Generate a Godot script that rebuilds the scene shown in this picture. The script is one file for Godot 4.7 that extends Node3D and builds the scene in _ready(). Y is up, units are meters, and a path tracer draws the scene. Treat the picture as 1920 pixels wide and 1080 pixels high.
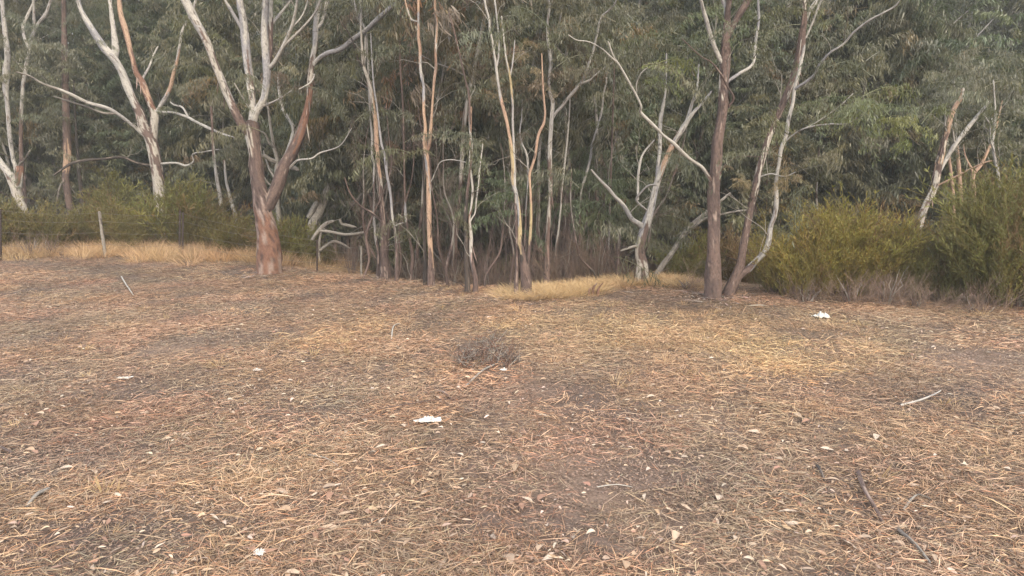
extends Node3D
# A mown clearing of dry grass in front of a dense eucalyptus wood, under an overcast sky.
# x to the right, y up, the camera looks along -z; metres.

# Each tree: name, what it looks like, its stems (part name, then x, y, z, radius in metres and bark number of each point), leaf clumps (centre, radii, count, tone)
const TREES = [
["gum_tree", "large forked gum with grey white limbs standing alone left of centre", [
	["trunk", [-4.32,-0.07,-12.48,.274,9, -4.32,0.05,-12.48,.222,9, -4.32,0.6,-12.48,.198,9, -4.37,1.03,-12.48,.146,11, -4.39,1.27,-12.48,.146,2, -4.45,1.63,-12.48,.118,2, -4.47,2.11,-12.48,.109,3, -4.5,2.46,-12.48,.123,2, -4.5,2.68,-12.48,.109,2]],
	["limb", [-4.55,2.46,-12.48,.085,2, -4.68,2.64,-12.45,.075,2, -4.82,2.99,-12.41,.066,0, -4.94,3.34,-12.36,.061,4, -5.02,3.62,-12.32,.056,4, -5.12,3.96,-12.28,.060,0, -5.26,4.27,-12.24,.065,0, -5.37,4.53,-12.2,.065,0, -5.45,4.75,-12.17,.060,0, -5.57,5.31,-12.09,.050,0, -5.76,6.07,-11.98,.036,0, -5.87,6.74,-11.88,.022,0]],
	["limb", [-4.5,2.62,-12.48,.066,0, -4.48,2.85,-12.49,.061,0, -4.49,3.09,-12.5,.062,3, -4.52,3.45,-12.52,.062,1, -4.55,3.76,-12.53,.071,1, -4.56,4.07,-12.54,.066,1, -4.59,4.41,-12.56,.062,1, -4.63,4.69,-12.57,.057,1, -4.68,5.47,-12.61,.048,1, -4.78,6.41,-12.65,.034,1, -4.8,7.08,-12.68,.019,1]],
	["branch", [-4.6,4.14,-12.55,.024,1, -4.64,4.28,-12.5,.028,1, -4.74,4.5,-12.42,.028,1, -4.81,4.68,-12.36,.023,1, -4.83,5.03,-12.25,.014,1]],
	["limb", [-4.51,2.57,-12.48,.071,0, -4.42,2.8,-12.46,.061,0, -4.26,3.04,-12.44,.057,1, -4.19,3.35,-12.42,.061,1, -4.17,3.56,-12.4,.061,1, -4.17,3.89,-12.38,.066,1, -4.16,4.21,-12.35,.056,1, -4.1,4.63,-12.32,.051,1, -3.98,5.44,-12.26,.042,1, -3.95,6.39,-12.18,.028,1]],
	["limb", [-4.18,3.52,-12.41,.038,2, -4.12,3.79,-12.44,.042,2, -4.11,4.24,-12.5,.052,1, -4.1,4.68,-12.55,.043,1, -4.02,5.75,-12.68,.034,1, -3.88,6.72,-12.81,.019,1]],
	["limb", [-4.18,3.52,-12.41,.033,0, -4.04,3.6,-12.35,.033,0, -3.8,3.87,-12.19,.032,0, -3.62,4.12,-12.05,.027,0, -3.54,4.27,-11.97,.023,0, -3.44,4.51,-11.84,.022,0, -3.31,4.93,-11.61,.013,0]],
	["branch", [-3.8,3.87,-12.19,.023,0, -3.59,4.01,-12.11,.023,0, -3.39,4.16,-12.03,.018,0, -3.2,4.33,-11.95,.018,0, -3.08,4.52,-11.88,.013,0, -3,4.74,-11.79,.009,0]],
	["branch", [-3.62,4.12,-12.05,.014,0, -3.46,4.31,-12.11,.014,0, -3.37,4.57,-12.18,.014,0, -3.33,4.86,-12.25,.009,0]],
	["branch", [-4.11,4.24,-12.5,.024,1, -4.04,4.37,-12.58,.024,1, -3.93,4.57,-12.71,.024,1, -3.84,4.75,-12.82,.019,1, -3.74,5.06,-13,.015,1]],
	["branch", [-4.51,2.87,-12.49,.019,0, -4.54,2.91,-12.45,.014,0, -4.61,3.11,-12.31,.014,0, -4.66,3.27,-12.19,.009,0]],
	["branch", [-4.33,2.91,-12.45,.024,0, -4.24,2.93,-12.43,.019,0, -3.95,3.03,-12.33,.014,0, -3.72,3.15,-12.25,.009,0]],
	["limb", [-4.35,1.15,-12.48,.123,2, -4.25,1.32,-12.5,.114,2, -4.13,1.55,-12.52,.104,2, -4,1.9,-12.55,.105,2, -3.84,2.18,-12.58,.095,2, -3.7,2.47,-12.6,.086,9, -3.62,2.74,-12.63,.062,9, -3.54,3.11,-12.66,.053,4, -3.51,3.48,-12.69,.048,4, -3.47,3.75,-12.72,.048,0, -3.42,4,-12.74,.043,1, -3.41,4.29,-12.77,.048,1, -3.37,4.56,-12.79,.048,1, -3.34,4.74,-12.81,.048,1, -3.27,5.64,-12.88,.039,1, -3.29,6.71,-12.98,.025,1]],
	["branch", [-3.41,4.22,-12.76,.034,1, -3.3,4.39,-12.8,.029,1, -3.24,4.65,-12.84,.029,1, -3.19,4.9,-12.89,.029,1, -3.12,5.87,-13.06,.020,1]],
	["limb", [-3.46,3.64,-12.71,.038,1, -3.37,3.72,-12.66,.038,1, -3.19,3.81,-12.58,.038,1, -2.91,3.87,-12.47,.042,1, -2.65,4.02,-12.34,.037,1, -2.42,4.14,-12.24,.037,1, -2.17,4.31,-12.11,.037,1, -1.93,4.46,-11.98,.032,1, -1.84,4.55,-11.92,.027,1, -1.65,4.81,-11.76,.022,1, -1.4,5.21,-11.51,.013,1]],
	["branch", [-3.5,3.46,-12.69,.014,0, -3.43,3.47,-12.65,.014,0, -3.48,3.32,-12.55,.014,0, -3.64,3.19,-12.39,.009,0]],
	["branch", [-3.94,1.84,-12.55,.024,0, -3.87,1.9,-12.53,.019,0, -3.73,2,-12.48,.019,0, -3.47,2.03,-12.41,.014,0, -3.31,2.12,-12.36,.014,0, -2.94,2.24,-12.26,.009,0, -2.7,2.53,-12.15,.009,0]],
	], [[-5.43,3.23,-13.3,0.35,0.5,8,"o"], [-4.32,3.7,-14.2,0.32,0.43,7,"b"], [-5.59,4.18,-13.6,0.46,0.51,8,"o"], [-3.5,3.11,-14.4,0.44,0.65,8,"g"], [-6.31,4.42,-13.8,0.42,0.52,7,"o"]]],
["gum_tree", "pale forked gum behind the wire fence with a long bare limb reaching left", [
	["trunk", [-9.18,-0.07,-18.6,.175,4, -9.18,0.05,-18.6,.142,4, -9.18,0.38,-18.6,.127,4, -9.2,1.05,-18.6,.141,4, -9.23,1.61,-18.6,.148,4, -9.26,2.2,-18.6,.141,3, -9.33,2.69,-18.6,.141,3, -9.48,2.98,-18.6,.134,4, -9.58,3.39,-18.6,.113,3, -9.72,3.71,-18.6,.092,0, -9.86,4.1,-18.6,.099,0, -9.99,4.48,-18.6,.092,0, -10.15,4.77,-18.6,.099,0, -10.34,4.99,-18.6,.099,1, -10.51,5.26,-18.6,.092,1, -10.68,5.55,-18.6,.077,1, -10.84,5.86,-18.6,.056,1, -10.92,6.17,-18.6,.049,1, -11,6.93,-18.6,.035,1, -11.11,7.93,-18.6,.021,1]],
	["limb", [-10.13,4.74,-18.6,.084,0, -10.09,5,-18.64,.085,0, -10.14,5.41,-18.7,.064,0, -10.2,5.9,-18.77,.050,0, -10.25,6.29,-18.83,.043,0, -10.32,7.43,-19,.029,0]],
	["limb", [-9.31,2.64,-18.6,.113,4, -9.26,3.01,-18.63,.106,4, -9.23,3.33,-18.66,.106,4, -9.31,3.56,-18.68,.085,9, -9.4,3.82,-18.7,.085,5, -9.52,4.16,-18.73,.085,9, -9.68,4.44,-18.76,.064,9, -9.77,4.8,-18.79,.057,5, -9.85,5.19,-18.83,.064,5, -9.93,5.54,-18.86,.071,5, -10.02,5.86,-18.88,.064,5, -10.06,6.24,-18.92,.050,5, -10.13,7.3,-19.01,.036,5, -10.23,8.36,-19.1,.022,5]],
	["limb", [-9.23,3.33,-18.66,.056,0, -9.11,3.49,-18.63,.049,0, -8.92,3.71,-18.58,.056,0, -8.72,4.01,-18.53,.049,5, -8.59,4.33,-18.47,.042,5, -8.46,4.62,-18.42,.035,0, -8.33,5,-18.35,.035,0, -8.21,5.33,-18.29,.035,0, -8,5.64,-18.23,.034,0, -7.81,5.94,-18.17,.028,0, -7.63,6.53,-18.06,.021,0]],
	["branch", [-9.54,4.21,-18.74,.028,0, -9.5,4.35,-18.8,.028,0, -9.41,4.59,-18.91,.029,0, -9.32,4.94,-19.05,.022,0, -9.25,5.14,-19.14,.022,0]],
	["limb", [-9.44,2.77,-18.6,.049,0, -9.54,2.88,-18.53,.042,0, -9.68,3.06,-18.42,.042,0, -9.94,3.33,-18.22,.041,0, -10.14,3.47,-18.09,.048,0, -10.47,3.57,-17.9,.047,0, -10.75,3.74,-17.71,.040,8, -10.96,3.85,-17.57,.033,8, -11.24,3.97,-17.39,.026,8, -11.43,4.12,-17.24,.020,8, -11.64,4.19,-17.1,.013,8]],
	["branch", [-9.97,3.34,-18.19,.028,8, -10.25,3.35,-18.11,.027,8, -10.57,3.49,-18.01,.027,8, -10.83,3.57,-17.93,.020,8, -11.26,3.72,-17.79,.013,8]],
	["branch", [-9.16,3.45,-18.63,.028,0, -8.94,3.41,-18.5,.028,0, -8.56,3.37,-18.27,.028,0, -8.1,3.24,-17.97,.034,0, -7.82,3.12,-17.77,.034,0, -7.27,2.9,-17.39,.033,0, -6.92,2.78,-17.14,.026,0, -6.49,2.66,-16.83,.013,0]],
	["branch", [-8.05,3.24,-17.93,.027,0, -8.21,3.47,-18.02,.027,0, -8.44,3.54,-18.09,.021,0, -8.56,3.62,-18.13,.014,0]],
	["branch", [-9.21,2.09,-18.6,.035,0, -9.06,2.11,-18.55,.028,0, -8.63,2.12,-18.39,.028,0, -8.33,2.05,-18.28,.028,0, -8.09,2.16,-18.18,.021,0, -8.06,2.33,-18.1,.021,0, -7.68,2.39,-17.96,.020,0, -7.27,2.44,-17.8,.013,0]],
	["branch", [-9.3,2.04,-18.6,.035,10, -9.68,2.13,-18.42,.035,10, -9.95,2.26,-18.28,.035,10, -10.34,2.21,-18.1,.034,10, -10.65,2.18,-17.95,.034,10, -10.95,2.1,-17.81,.034,10, -11.11,1.98,-17.72,.027,10, -11.3,1.8,-17.6,.020,10]],
	], [[-11.53,4.87,-18.6,0.99,0.7,22,"g"], [-12.44,5.23,-18.4,0.7,0.84,14,"g"], [-11.79,3.38,-18.9,0.57,0.43,8,"g"], [-10.52,5.76,-20.4,1.7,0.93,22,"g"], [-9.19,5.12,-20,0.76,0.91,12,"o"], [-13.14,3.68,-19.8,1.05,1.05,22,"g"]]],
["gum_tree", "leaning white gum with a red broken stub at the left edge behind the shrubs", [
	["trunk", [-12.03,-0.06,-17.5,.082,4, -12.03,0.82,-17.5,.073,4, -12.15,1.2,-17.5,.093,4, -12.24,1.64,-17.5,.126,0, -12.37,1.88,-17.5,.086,0, -12.52,2.13,-17.5,.073,0, -12.74,2.55,-17.5,.066,0, -13.01,3.56,-17.5,.053,0, -13.09,5.17,-17.5,.040,0]],
	["stub", [-12.15,1.5,-17.5,.079,0, -12.13,1.7,-17.54,.093,9, -12.12,1.89,-17.58,.100,9, -12.12,2.02,-17.6,.093,9]],
	["branch", [-12.17,1.98,-17.59,.027,8, -12.06,2.09,-17.54,.027,8, -11.92,2.17,-17.49,.020,8, -11.68,2.41,-17.39,.013,8]],
	], []],
["gum_tree", "slender white gum near the left edge, its stem showing in patches through leaves", [
	["trunk", [-13.02,-0.06,-18.9,.056,0, -13.02,-0.07,-18.9,.069,0, -13.02,0.05,-18.9,.056,0, -13.02,0.22,-18.9,.050,0, -13.13,1.94,-18.9,.050,0, -13.17,2.21,-18.9,.050,0, -13.2,2.9,-18.9,.050,0, -13.18,3.35,-18.9,.050,0, -13.18,3.75,-18.9,.050,0, -13.17,4.07,-18.9,.079,0, -13.11,4.53,-18.9,.086,0, -13.04,4.93,-18.9,.064,0, -13.05,5.98,-18.9,.050,0, -13.01,6.76,-18.9,.043,0, -12.94,8.29,-18.9,.029,0]],
	], []],
["gum_tree", "white gum behind the long bare limb at left, forking high into two pale stems", [
	["trunk", [-13.18,-0.06,-19.2,.057,2, -13.18,-0.07,-19.2,.070,2, -13.18,0.05,-19.2,.057,2, -13.18,0.22,-19.2,.051,2, -13.15,2.36,-19.2,.051,2, -13.05,3.34,-19.2,.044,0, -12.93,4.1,-19.2,.044,0, -12.88,4.31,-19.2,.044,0, -12.79,4.64,-19.2,.051,0, -12.73,4.83,-19.2,.044,0, -12.63,5.13,-19.2,.044,0, -12.56,5.38,-19.2,.044,0, -12.39,5.68,-19.2,.044,0, -12.17,5.93,-19.2,.044,0, -12.04,6.18,-19.2,.036,0, -11.89,6.58,-19.2,.029,0, -11.63,7.88,-19.2,.022,0]],
	["limb", [-12.66,5.09,-19.2,.036,0, -12.82,5.4,-19.29,.037,0, -12.88,5.69,-19.37,.037,0, -12.79,5.99,-19.46,.037,0, -12.66,6.38,-19.57,.030,0, -12.61,6.84,-19.7,.022,0]],
	["branch", [-12.46,5.57,-19.2,.036,0, -12.41,5.82,-19.12,.036,0, -12.32,6.14,-19.02,.029,0, -12.25,6.5,-18.9,.021,0]],
	], []],
["gum_tree", "dark footed gum with a salmon patch of bare trunk behind the left shrubs", [
	["trunk", [-12.03,-0.06,-19.4,.107,2, -12.03,-0.07,-19.4,.132,2, -12.03,0.05,-19.4,.107,2, -12.03,0.29,-19.4,.095,2, -12.15,1.59,-19.4,.088,2, -12.1,1.97,-19.4,.081,5, -12.04,2.29,-19.4,.095,5, -12.03,2.57,-19.4,.103,2, -12.01,2.94,-19.4,.095,2, -11.98,3.36,-19.4,.095,2, -11.89,4.6,-19.4,.081,2, -11.81,5.83,-19.4,.059,2, -11.71,7.16,-19.4,.044,2]],
	["branch", [-12.16,1.73,-19.4,.029,8, -12.24,1.51,-19.27,.022,8, -12.22,1.02,-19,.014,8]],
	["branch", [-12.17,1.66,-19.4,.022,8, -12.14,1.54,-19.52,.022,8, -12.12,1.34,-19.7,.015,8]],
	], []],
["gum_tree", "short black trunk in the gloom between the salmon gum and the forked gum", [
	["trunk", [-12.09,-0.06,-20,.102,10, -12.09,-0.07,-20,.125,10, -12.09,0.05,-20,.102,10, -12.09,0.27,-20,.091,10, -12.12,1.51,-20,.053,10, -12.13,1.9,-20,.045,10, -12.12,2.35,-20,.038,10, -12.11,3.12,-20,.030,10, -12.05,4.41,-20,.023,10]],
	], []],
["dead_tree", "bleached dead tree with tangled white branches behind the large forked gum", [
	["trunk", [-4.99,-0.17,-15.2,.071,8, -4.99,-0.18,-15.2,.087,8, -4.99,-0.06,-15.2,.071,8, -4.99,0.11,-15.2,.063,8, -5.02,1.14,-15.2,.052,8, -5.03,1.67,-15.2,.046,8, -4.98,2.07,-15.2,.046,8, -5.04,2.36,-15.2,.035,8, -5.09,2.76,-15.2,.029,8, -5.12,3.14,-15.2,.023,8, -5.18,3.36,-15.2,.012,8]],
	["limb", [-4.99,2.05,-15.2,.046,8, -5.1,2.09,-15.14,.046,8, -5.22,2.18,-15.05,.040,8, -5.32,2.13,-15,.023,8]],
	["limb", [-4.98,1.98,-15.2,.040,8, -4.8,1.96,-15.13,.046,8, -4.59,1.92,-15.05,.046,8, -4.48,1.87,-15,.028,8]],
	["limb", [-4.97,1.87,-15.2,.040,0, -4.81,2.21,-15.25,.040,0, -4.67,2.6,-15.31,.041,0, -4.65,2.75,-15.33,.041,0, -4.73,2.94,-15.36,.041,0, -4.87,3.14,-15.39,.029,0, -4.94,3.44,-15.44,.035,0, -4.97,3.67,-15.47,.029,0, -4.99,3.89,-15.5,.018,0]],
	["branch", [-5,2.32,-15.2,.023,8, -5.11,2.44,-15.12,.023,8, -5.16,2.62,-15.05,.017,8, -5.25,2.68,-15,.011,8]],
	["branch", [-5.02,1.65,-15.2,.023,8, -5.18,1.89,-15.28,.023,8, -5.27,2.1,-15.34,.017,8, -5.34,2.3,-15.4,.012,8]],
	["branch", [-5.01,1.53,-15.2,.023,8, -5.17,1.59,-15.16,.017,8, -5.27,1.76,-15.12,.017,8, -5.34,1.85,-15.1,.011,8]],
	], []],
["gum_tree", "pale twin stemmed gum half hidden by shrubs left of the large forked gum", [
	["trunk", [-6.97,-0.06,-17.2,.066,0, -6.97,-0.07,-17.2,.081,0, -6.97,0.05,-17.2,.066,0, -6.97,0.22,-17.2,.059,0, -7,0.82,-17.2,.059,0, -7.06,1.14,-17.2,.052,0, -7.09,1.5,-17.2,.046,0, -7.13,1.84,-17.2,.039,0, -7.16,2.41,-17.2,.033,2, -7.15,3.41,-17.2,.026,2]],
	["limb", [-6.72,0.56,-17.2,.052,0, -6.76,0.85,-17.25,.052,0, -6.89,1.3,-17.34,.039,0, -6.98,1.65,-17.41,.033,0, -7.04,2.17,-17.5,.026,2]],
	], []],
["fallen_tree", "thick grey fallen trunk leaning up to the right behind the fence", [
	["trunk", [-4.38,-0.27,-15.4,.111,8, -4.38,0.59,-15.4,.099,8, -4.26,1.01,-15.65,.101,8, -4.09,1.51,-15.94,.090,8, -3.87,1.91,-16.19,.086,8, -3.6,2.18,-16.4,.081,8, -3.33,2.42,-16.59,.075,8, -3.04,2.66,-16.79,.064,8, -2.74,2.89,-16.99,.058,8, -2.38,3.08,-17.2,.046,8]],
	["limb", [-4.23,1.13,-15.7,.065,8, -4.28,1.18,-15.65,.071,8, -4.35,1.04,-15.54,.065,8, -4.44,0.86,-15.4,.047,8]],
	["branch", [-3.86,1.77,-16.14,.049,8, -3.72,2.13,-16.21,.037,8, -3.53,2.49,-16.28,.025,8, -3.48,2.84,-16.34,.012,8]],
	["branch", [-4,1.51,-15.94,.036,8, -3.73,1.11,-15.79,.030,8, -3.47,1.2,-15.72,.048,8, -3.35,1.3,-15.67,.036,8, -3.3,1.39,-15.64,.024,8]],
	], []],
["fallen_branch", "bleached fallen branches lying tangled behind the fence in front of the leaning trunk", [
	["limb", [-4.03,0.47,-14.2,.032,8, -3.94,0.61,-14.23,.038,8, -3.81,0.75,-14.26,.043,8, -3.73,0.81,-14.28,.038,8, -3.6,0.85,-14.3,.022,8]],
	["limb", [-3.88,0.66,-14.24,.032,8, -3.63,0.63,-14.22,.027,8, -3.37,0.58,-14.19,.032,8, -3.13,0.6,-14.17,.027,8, -2.89,0.65,-14.14,.021,8]],
	["branch", [-3.48,0.89,-14.3,.027,8, -3.45,0.79,-14.33,.033,8, -3.31,0.75,-14.36,.033,8, -3.17,0.71,-14.4,.022,8]],
	["branch", [-3.88,0.26,-14.2,.027,8, -3.74,0.37,-14.18,.027,8, -3.58,0.45,-14.15,.027,8, -3.43,0.41,-14.13,.027,8, -3.24,0.31,-14.1,.016,8]],
	["branch", [-3.81,0.75,-14.26,.027,8, -3.89,0.52,-14.26,.027,8, -3.92,0.25,-14.26,.027,8, -3.91,0.03,-14.26,.022,8]],
	], []],
["gum_tree", "brown footed slender gum with peeling cream stem right of the pale fence post", [
	["trunk", [-2.21,-0.17,-12.2,.121,2, -2.21,-0.05,-12.2,.098,2, -2.21,0.16,-12.2,.088,2, -2.22,0.36,-12.2,.065,2, -2.22,0.78,-12.2,.055,2, -2.24,1.2,-12.2,.046,2, -2.26,1.67,-12.2,.037,4, -2.29,1.93,-12.2,.037,5, -2.3,2.24,-12.2,.037,5, -2.31,2.66,-12.2,.037,5, -2.35,2.92,-12.2,.037,4, -2.38,3.21,-12.2,.032,4, -2.44,3.4,-12.2,.028,4, -2.49,3.58,-12.2,.028,4, -2.5,3.9,-12.2,.023,0, -2.51,4.11,-12.2,.018,0, -2.5,4.39,-12.2,.018,0, -2.5,4.6,-12.2,.018,0, -2.51,5.34,-12.2,.014,0]],
	["limb", [-2.48,3.54,-12.2,.018,0, -2.46,3.67,-12.23,.019,0, -2.47,4.1,-12.35,.019,0, -2.53,4.3,-12.4,.014,0, -2.63,4.49,-12.45,.014,0, -2.67,4.67,-12.5,.009,0]],
	["branch", [-2.46,3.49,-12.2,.018,10, -2.56,3.64,-12.16,.018,10, -2.6,3.84,-12.1,.014,10, -2.67,4.02,-12.05,.009,10, -2.77,4.2,-12,.009,10]],
	["branch", [-2.22,0.82,-12.2,.023,2, -2.26,0.96,-12.15,.018,2, -2.38,1.1,-12.08,.018,2, -2.57,1.23,-11.99,.014,2, -2.71,1.44,-11.9,.014,2, -2.77,1.7,-11.8,.009,2]],
	], [[-2.56,3.98,-13,0.59,0.69,12,"g"], [-2.79,3.02,-13.5,0.41,0.51,8,"g"]]],
["gum_tree", "thin dark stem with white upper bark pressed against the brown footed gum", [
	["trunk", [-2.37,-0.17,-12.4,.037,2, -2.37,-0.18,-12.4,.045,2, -2.37,-0.06,-12.4,.037,2, -2.37,0.11,-12.4,.033,2, -2.36,0.39,-12.4,.028,2, -2.4,0.66,-12.4,.023,0, -2.42,1.08,-12.4,.019,0, -2.41,1.41,-12.4,.019,2, -2.4,1.73,-12.4,.019,0, -2.39,1.94,-12.4,.019,0, -2.42,2.07,-12.4,.023,0, -2.41,2.4,-12.4,.023,0, -2.43,2.72,-12.4,.019,0, -2.45,3.34,-12.4,.014,0, -2.45,4.13,-12.4,.009,0]],
	], []],
["gum_tree", "thin crooked grey gum just right of the brown footed gum", [
	["trunk", [-1.92,-0.11,-11.64,.043,2, -1.92,0.01,-11.64,.035,2, -1.92,0.18,-11.64,.031,2, -1.91,0.41,-11.64,.026,2, -1.93,0.8,-11.64,.018,0, -1.97,1.07,-11.64,.022,1, -1.99,1.42,-11.64,.022,1, -2.04,1.75,-11.64,.022,1, -2.07,2.04,-11.64,.022,1, -2.11,2.21,-11.64,.018,1, -2.14,2.44,-11.64,.018,1, -2.17,2.78,-11.64,.013,1, -2.22,3.24,-11.64,.013,1, -2.24,3.97,-11.64,.009,1]],
	["branch", [-1.93,0.9,-11.64,.013,1, -1.88,0.93,-11.73,.013,1, -1.81,0.95,-11.84,.009,1]],
	], []],
["gum_tree", "thin brown stemmed gum midway between the grey crooked gum and the salmon gum", [
	["trunk", [-1.76,-0.24,-12.2,.031,2, -1.76,-0.25,-12.2,.038,2, -1.76,-0.13,-12.2,.031,2, -1.76,0.04,-12.2,.028,2, -1.73,0.35,-12.2,.028,2, -1.78,0.68,-12.2,.023,2, -1.83,1.02,-12.2,.023,1, -1.84,1.41,-12.2,.018,2, -1.84,1.98,-12.2,.018,2, -1.84,2.88,-12.2,.018,2, -1.87,3.75,-12.2,.014,2, -1.83,4.6,-12.2,.009,2]],
	], []],
["gum_tree", "smooth salmon barked gum that forks into two thin stems left of centre", [
	["trunk", [-1.27,-0.08,-10.94,.074,2, -1.27,0.04,-10.94,.060,2, -1.27,0.21,-10.94,.054,2, -1.27,0.48,-10.94,.037,5, -1.28,0.85,-10.94,.037,5, -1.28,1.15,-10.94,.037,5, -1.28,1.41,-10.94,.037,5, -1.28,1.62,-10.94,.033,1, -1.29,1.78,-10.94,.033,5, -1.3,1.96,-10.94,.037,5, -1.32,2.11,-10.94,.046,5]],
	["limb", [-1.32,2.08,-10.94,.033,5, -1.33,2.22,-10.95,.033,5, -1.32,2.44,-10.97,.025,5, -1.34,2.67,-10.99,.025,1, -1.34,2.91,-11,.025,1, -1.34,3.06,-11.02,.021,1, -1.37,3.19,-11.03,.021,0, -1.39,3.39,-11.04,.021,5, -1.39,3.59,-11.06,.025,5, -1.41,3.78,-11.07,.025,5, -1.41,4.02,-11.09,.017,1, -1.41,4.33,-11.12,.021,5, -1.42,5.03,-11.17,.017,5, -1.39,5.87,-11.24,.013,5]],
	["branch", [-1.41,4.01,-11.09,.008,0, -1.48,4.03,-11.11,.013,0, -1.53,4.06,-11.13,.017,0, -1.58,4.19,-11.18,.017,5, -1.6,4.26,-11.2,.013,5, -1.67,4.53,-11.29,.013,5]],
	["limb", [-1.3,2.08,-10.94,.029,5, -1.26,2.19,-10.93,.025,5, -1.23,2.43,-10.91,.025,5, -1.21,2.65,-10.89,.016,5, -1.19,2.86,-10.88,.016,5, -1.16,3.13,-10.85,.021,5, -1.13,3.32,-10.84,.021,9, -1.13,3.5,-10.82,.016,5, -1.12,3.69,-10.81,.020,0, -1.1,3.94,-10.79,.016,5, -1.12,4.1,-10.77,.016,5, -1.12,4.24,-10.76,.020,5, -1.09,4.88,-10.7,.016,5, -1.02,5.58,-10.64,.012,5]],
	["branch", [-1.26,1.62,-10.94,.012,0, -1.22,1.66,-10.91,.012,0, -1.15,1.8,-10.83,.008,0, -1.07,1.92,-10.75,.008,0, -0.9,1.95,-10.66,.008,0, -0.68,1.91,-10.54,.008,0]],
	], [[-1.46,3.89,-12.5,0.57,0.76,12,"g"], [-1.27,1.15,-13,0.39,0.49,7,"g"]]],
["gum_tree", "dark thin stem standing hard against the left of the salmon gum", [
	["trunk", [-1.4,-0.11,-11.3,.047,10, -1.4,0.01,-11.3,.038,10, -1.4,0.18,-11.3,.034,10, -1.4,0.44,-11.3,.026,10, -1.41,0.94,-11.3,.021,10, -1.4,1.31,-11.3,.017,10, -1.4,1.55,-11.3,.013,10, -1.4,2.13,-11.3,.013,10]],
	], []],
["gum_tree", "dark straight thin gum just left of the white streaked stem near centre", [
	["trunk", [-0.66,-0.07,-10.3,.054,10, -0.66,0.05,-10.3,.044,10, -0.66,0.22,-10.3,.039,10, -0.67,0.44,-10.3,.035,10, -0.67,0.77,-10.3,.031,10, -0.68,1.09,-10.3,.027,10, -0.65,1.44,-10.3,.023,2, -0.61,1.77,-10.3,.019,2, -0.58,2.09,-10.3,.016,0, -0.6,2.35,-10.3,.016,2, -0.61,2.83,-10.3,.016,2, -0.66,3.05,-10.3,.012,2, -0.79,3.63,-10.3,.012,2, -0.89,3.99,-10.3,.008,2]],
	], []],
["gum_tree", "twisted stem with long white streaks just left of centre", [
	["trunk", [-0.54,-0.07,-10.3,.054,2, -0.54,0.05,-10.3,.044,2, -0.54,0.22,-10.3,.039,2, -0.6,0.55,-10.3,.027,0, -0.6,0.82,-10.3,.027,4, -0.62,1.09,-10.3,.019,9, -0.6,1.22,-10.3,.016,0, -0.57,1.49,-10.3,.016,0, -0.59,1.71,-10.3,.016,0, -0.61,1.88,-10.3,.016,5, -0.6,2.16,-10.3,.012,5, -0.58,2.68,-10.3,.012,5]],
	["branch", [-0.61,1.05,-10.3,.016,0, -0.58,1.11,-10.32,.012,0, -0.54,1.18,-10.34,.012,0, -0.52,1.38,-10.39,.012,0, -0.49,1.59,-10.45,.012,0, -0.48,1.77,-10.49,.012,0, -0.43,2.18,-10.6,.008,0]],
	], [[-0.49,1.72,-12,0.36,0.55,9,"f"], [-0.73,2.9,-12.4,0.38,0.66,9,"g"]]],
["gum_tree", "tall yellow barked gum near centre rising from a black foot", [
	["trunk", [0.19,-0.07,-9.96,.099,2, 0.19,0.05,-9.96,.080,2, 0.19,0.22,-9.96,.072,2, 0.14,0.62,-9.96,.038,10, 0.11,0.77,-9.96,.034,7, 0.11,0.93,-9.96,.030,7, 0.1,1.2,-9.96,.023,1, 0.06,1.46,-9.96,.023,0, 0.01,1.64,-9.96,.026,7, 0.01,1.86,-9.96,.026,7, -0.01,2.07,-9.96,.026,7, -0.05,2.33,-9.96,.023,5, -0.09,2.52,-9.96,.023,5, -0.15,2.74,-9.96,.023,0, -0.19,2.97,-9.96,.019,0, -0.22,3.2,-9.96,.019,0, -0.24,3.33,-9.96,.015,0, -0.27,3.53,-9.96,.015,0, -0.3,3.65,-9.96,.015,0, -0.31,3.8,-9.96,.015,0, -0.36,3.98,-9.96,.015,0, -0.39,4.25,-9.96,.015,0, -0.43,4.59,-9.96,.011,0]],
	["limb", [-0.21,3.18,-9.96,.015,0, -0.18,3.38,-10.01,.015,0, -0.18,3.52,-10.06,.015,0, -0.2,3.76,-10.12,.011,0, -0.22,3.96,-10.18,.012,0, -0.26,4.26,-10.26,.012,0]],
	], [[-0.04,1.13,-11.2,0.34,0.25,6,"f"], [-0.52,3.84,-11.8,0.45,0.63,10,"g"]]],
["gum_tree", "thin pale stem beside the tall yellow barked gum", [
	["trunk", [0.06,-0.07,-9.96,.042,2, 0.06,0.05,-9.96,.034,2, 0.06,0.22,-9.96,.030,2, 0.07,0.43,-9.96,.023,2, 0.06,0.96,-9.96,.019,2, 0.04,1.63,-9.96,.015,0, 0.02,2.19,-9.96,.015,0, 0.01,2.41,-9.96,.015,0, 0.01,2.67,-9.96,.015,0, -0.01,2.89,-9.96,.015,7, -0.04,3.11,-9.96,.015,7, -0.08,3.28,-9.96,.011,0, -0.1,3.45,-9.96,.011,0, -0.12,3.63,-9.96,.011,0, -0.14,3.84,-9.96,.008,0]],
	["branch", [-0.03,3.04,-9.96,.011,0, 0.01,3.26,-10.05,.011,0, 0.04,3.57,-10.16,.008,0]],
	], []],
["gum_tree", "bent salmon stem leaning right, just right of the tall yellow gum", [
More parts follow.
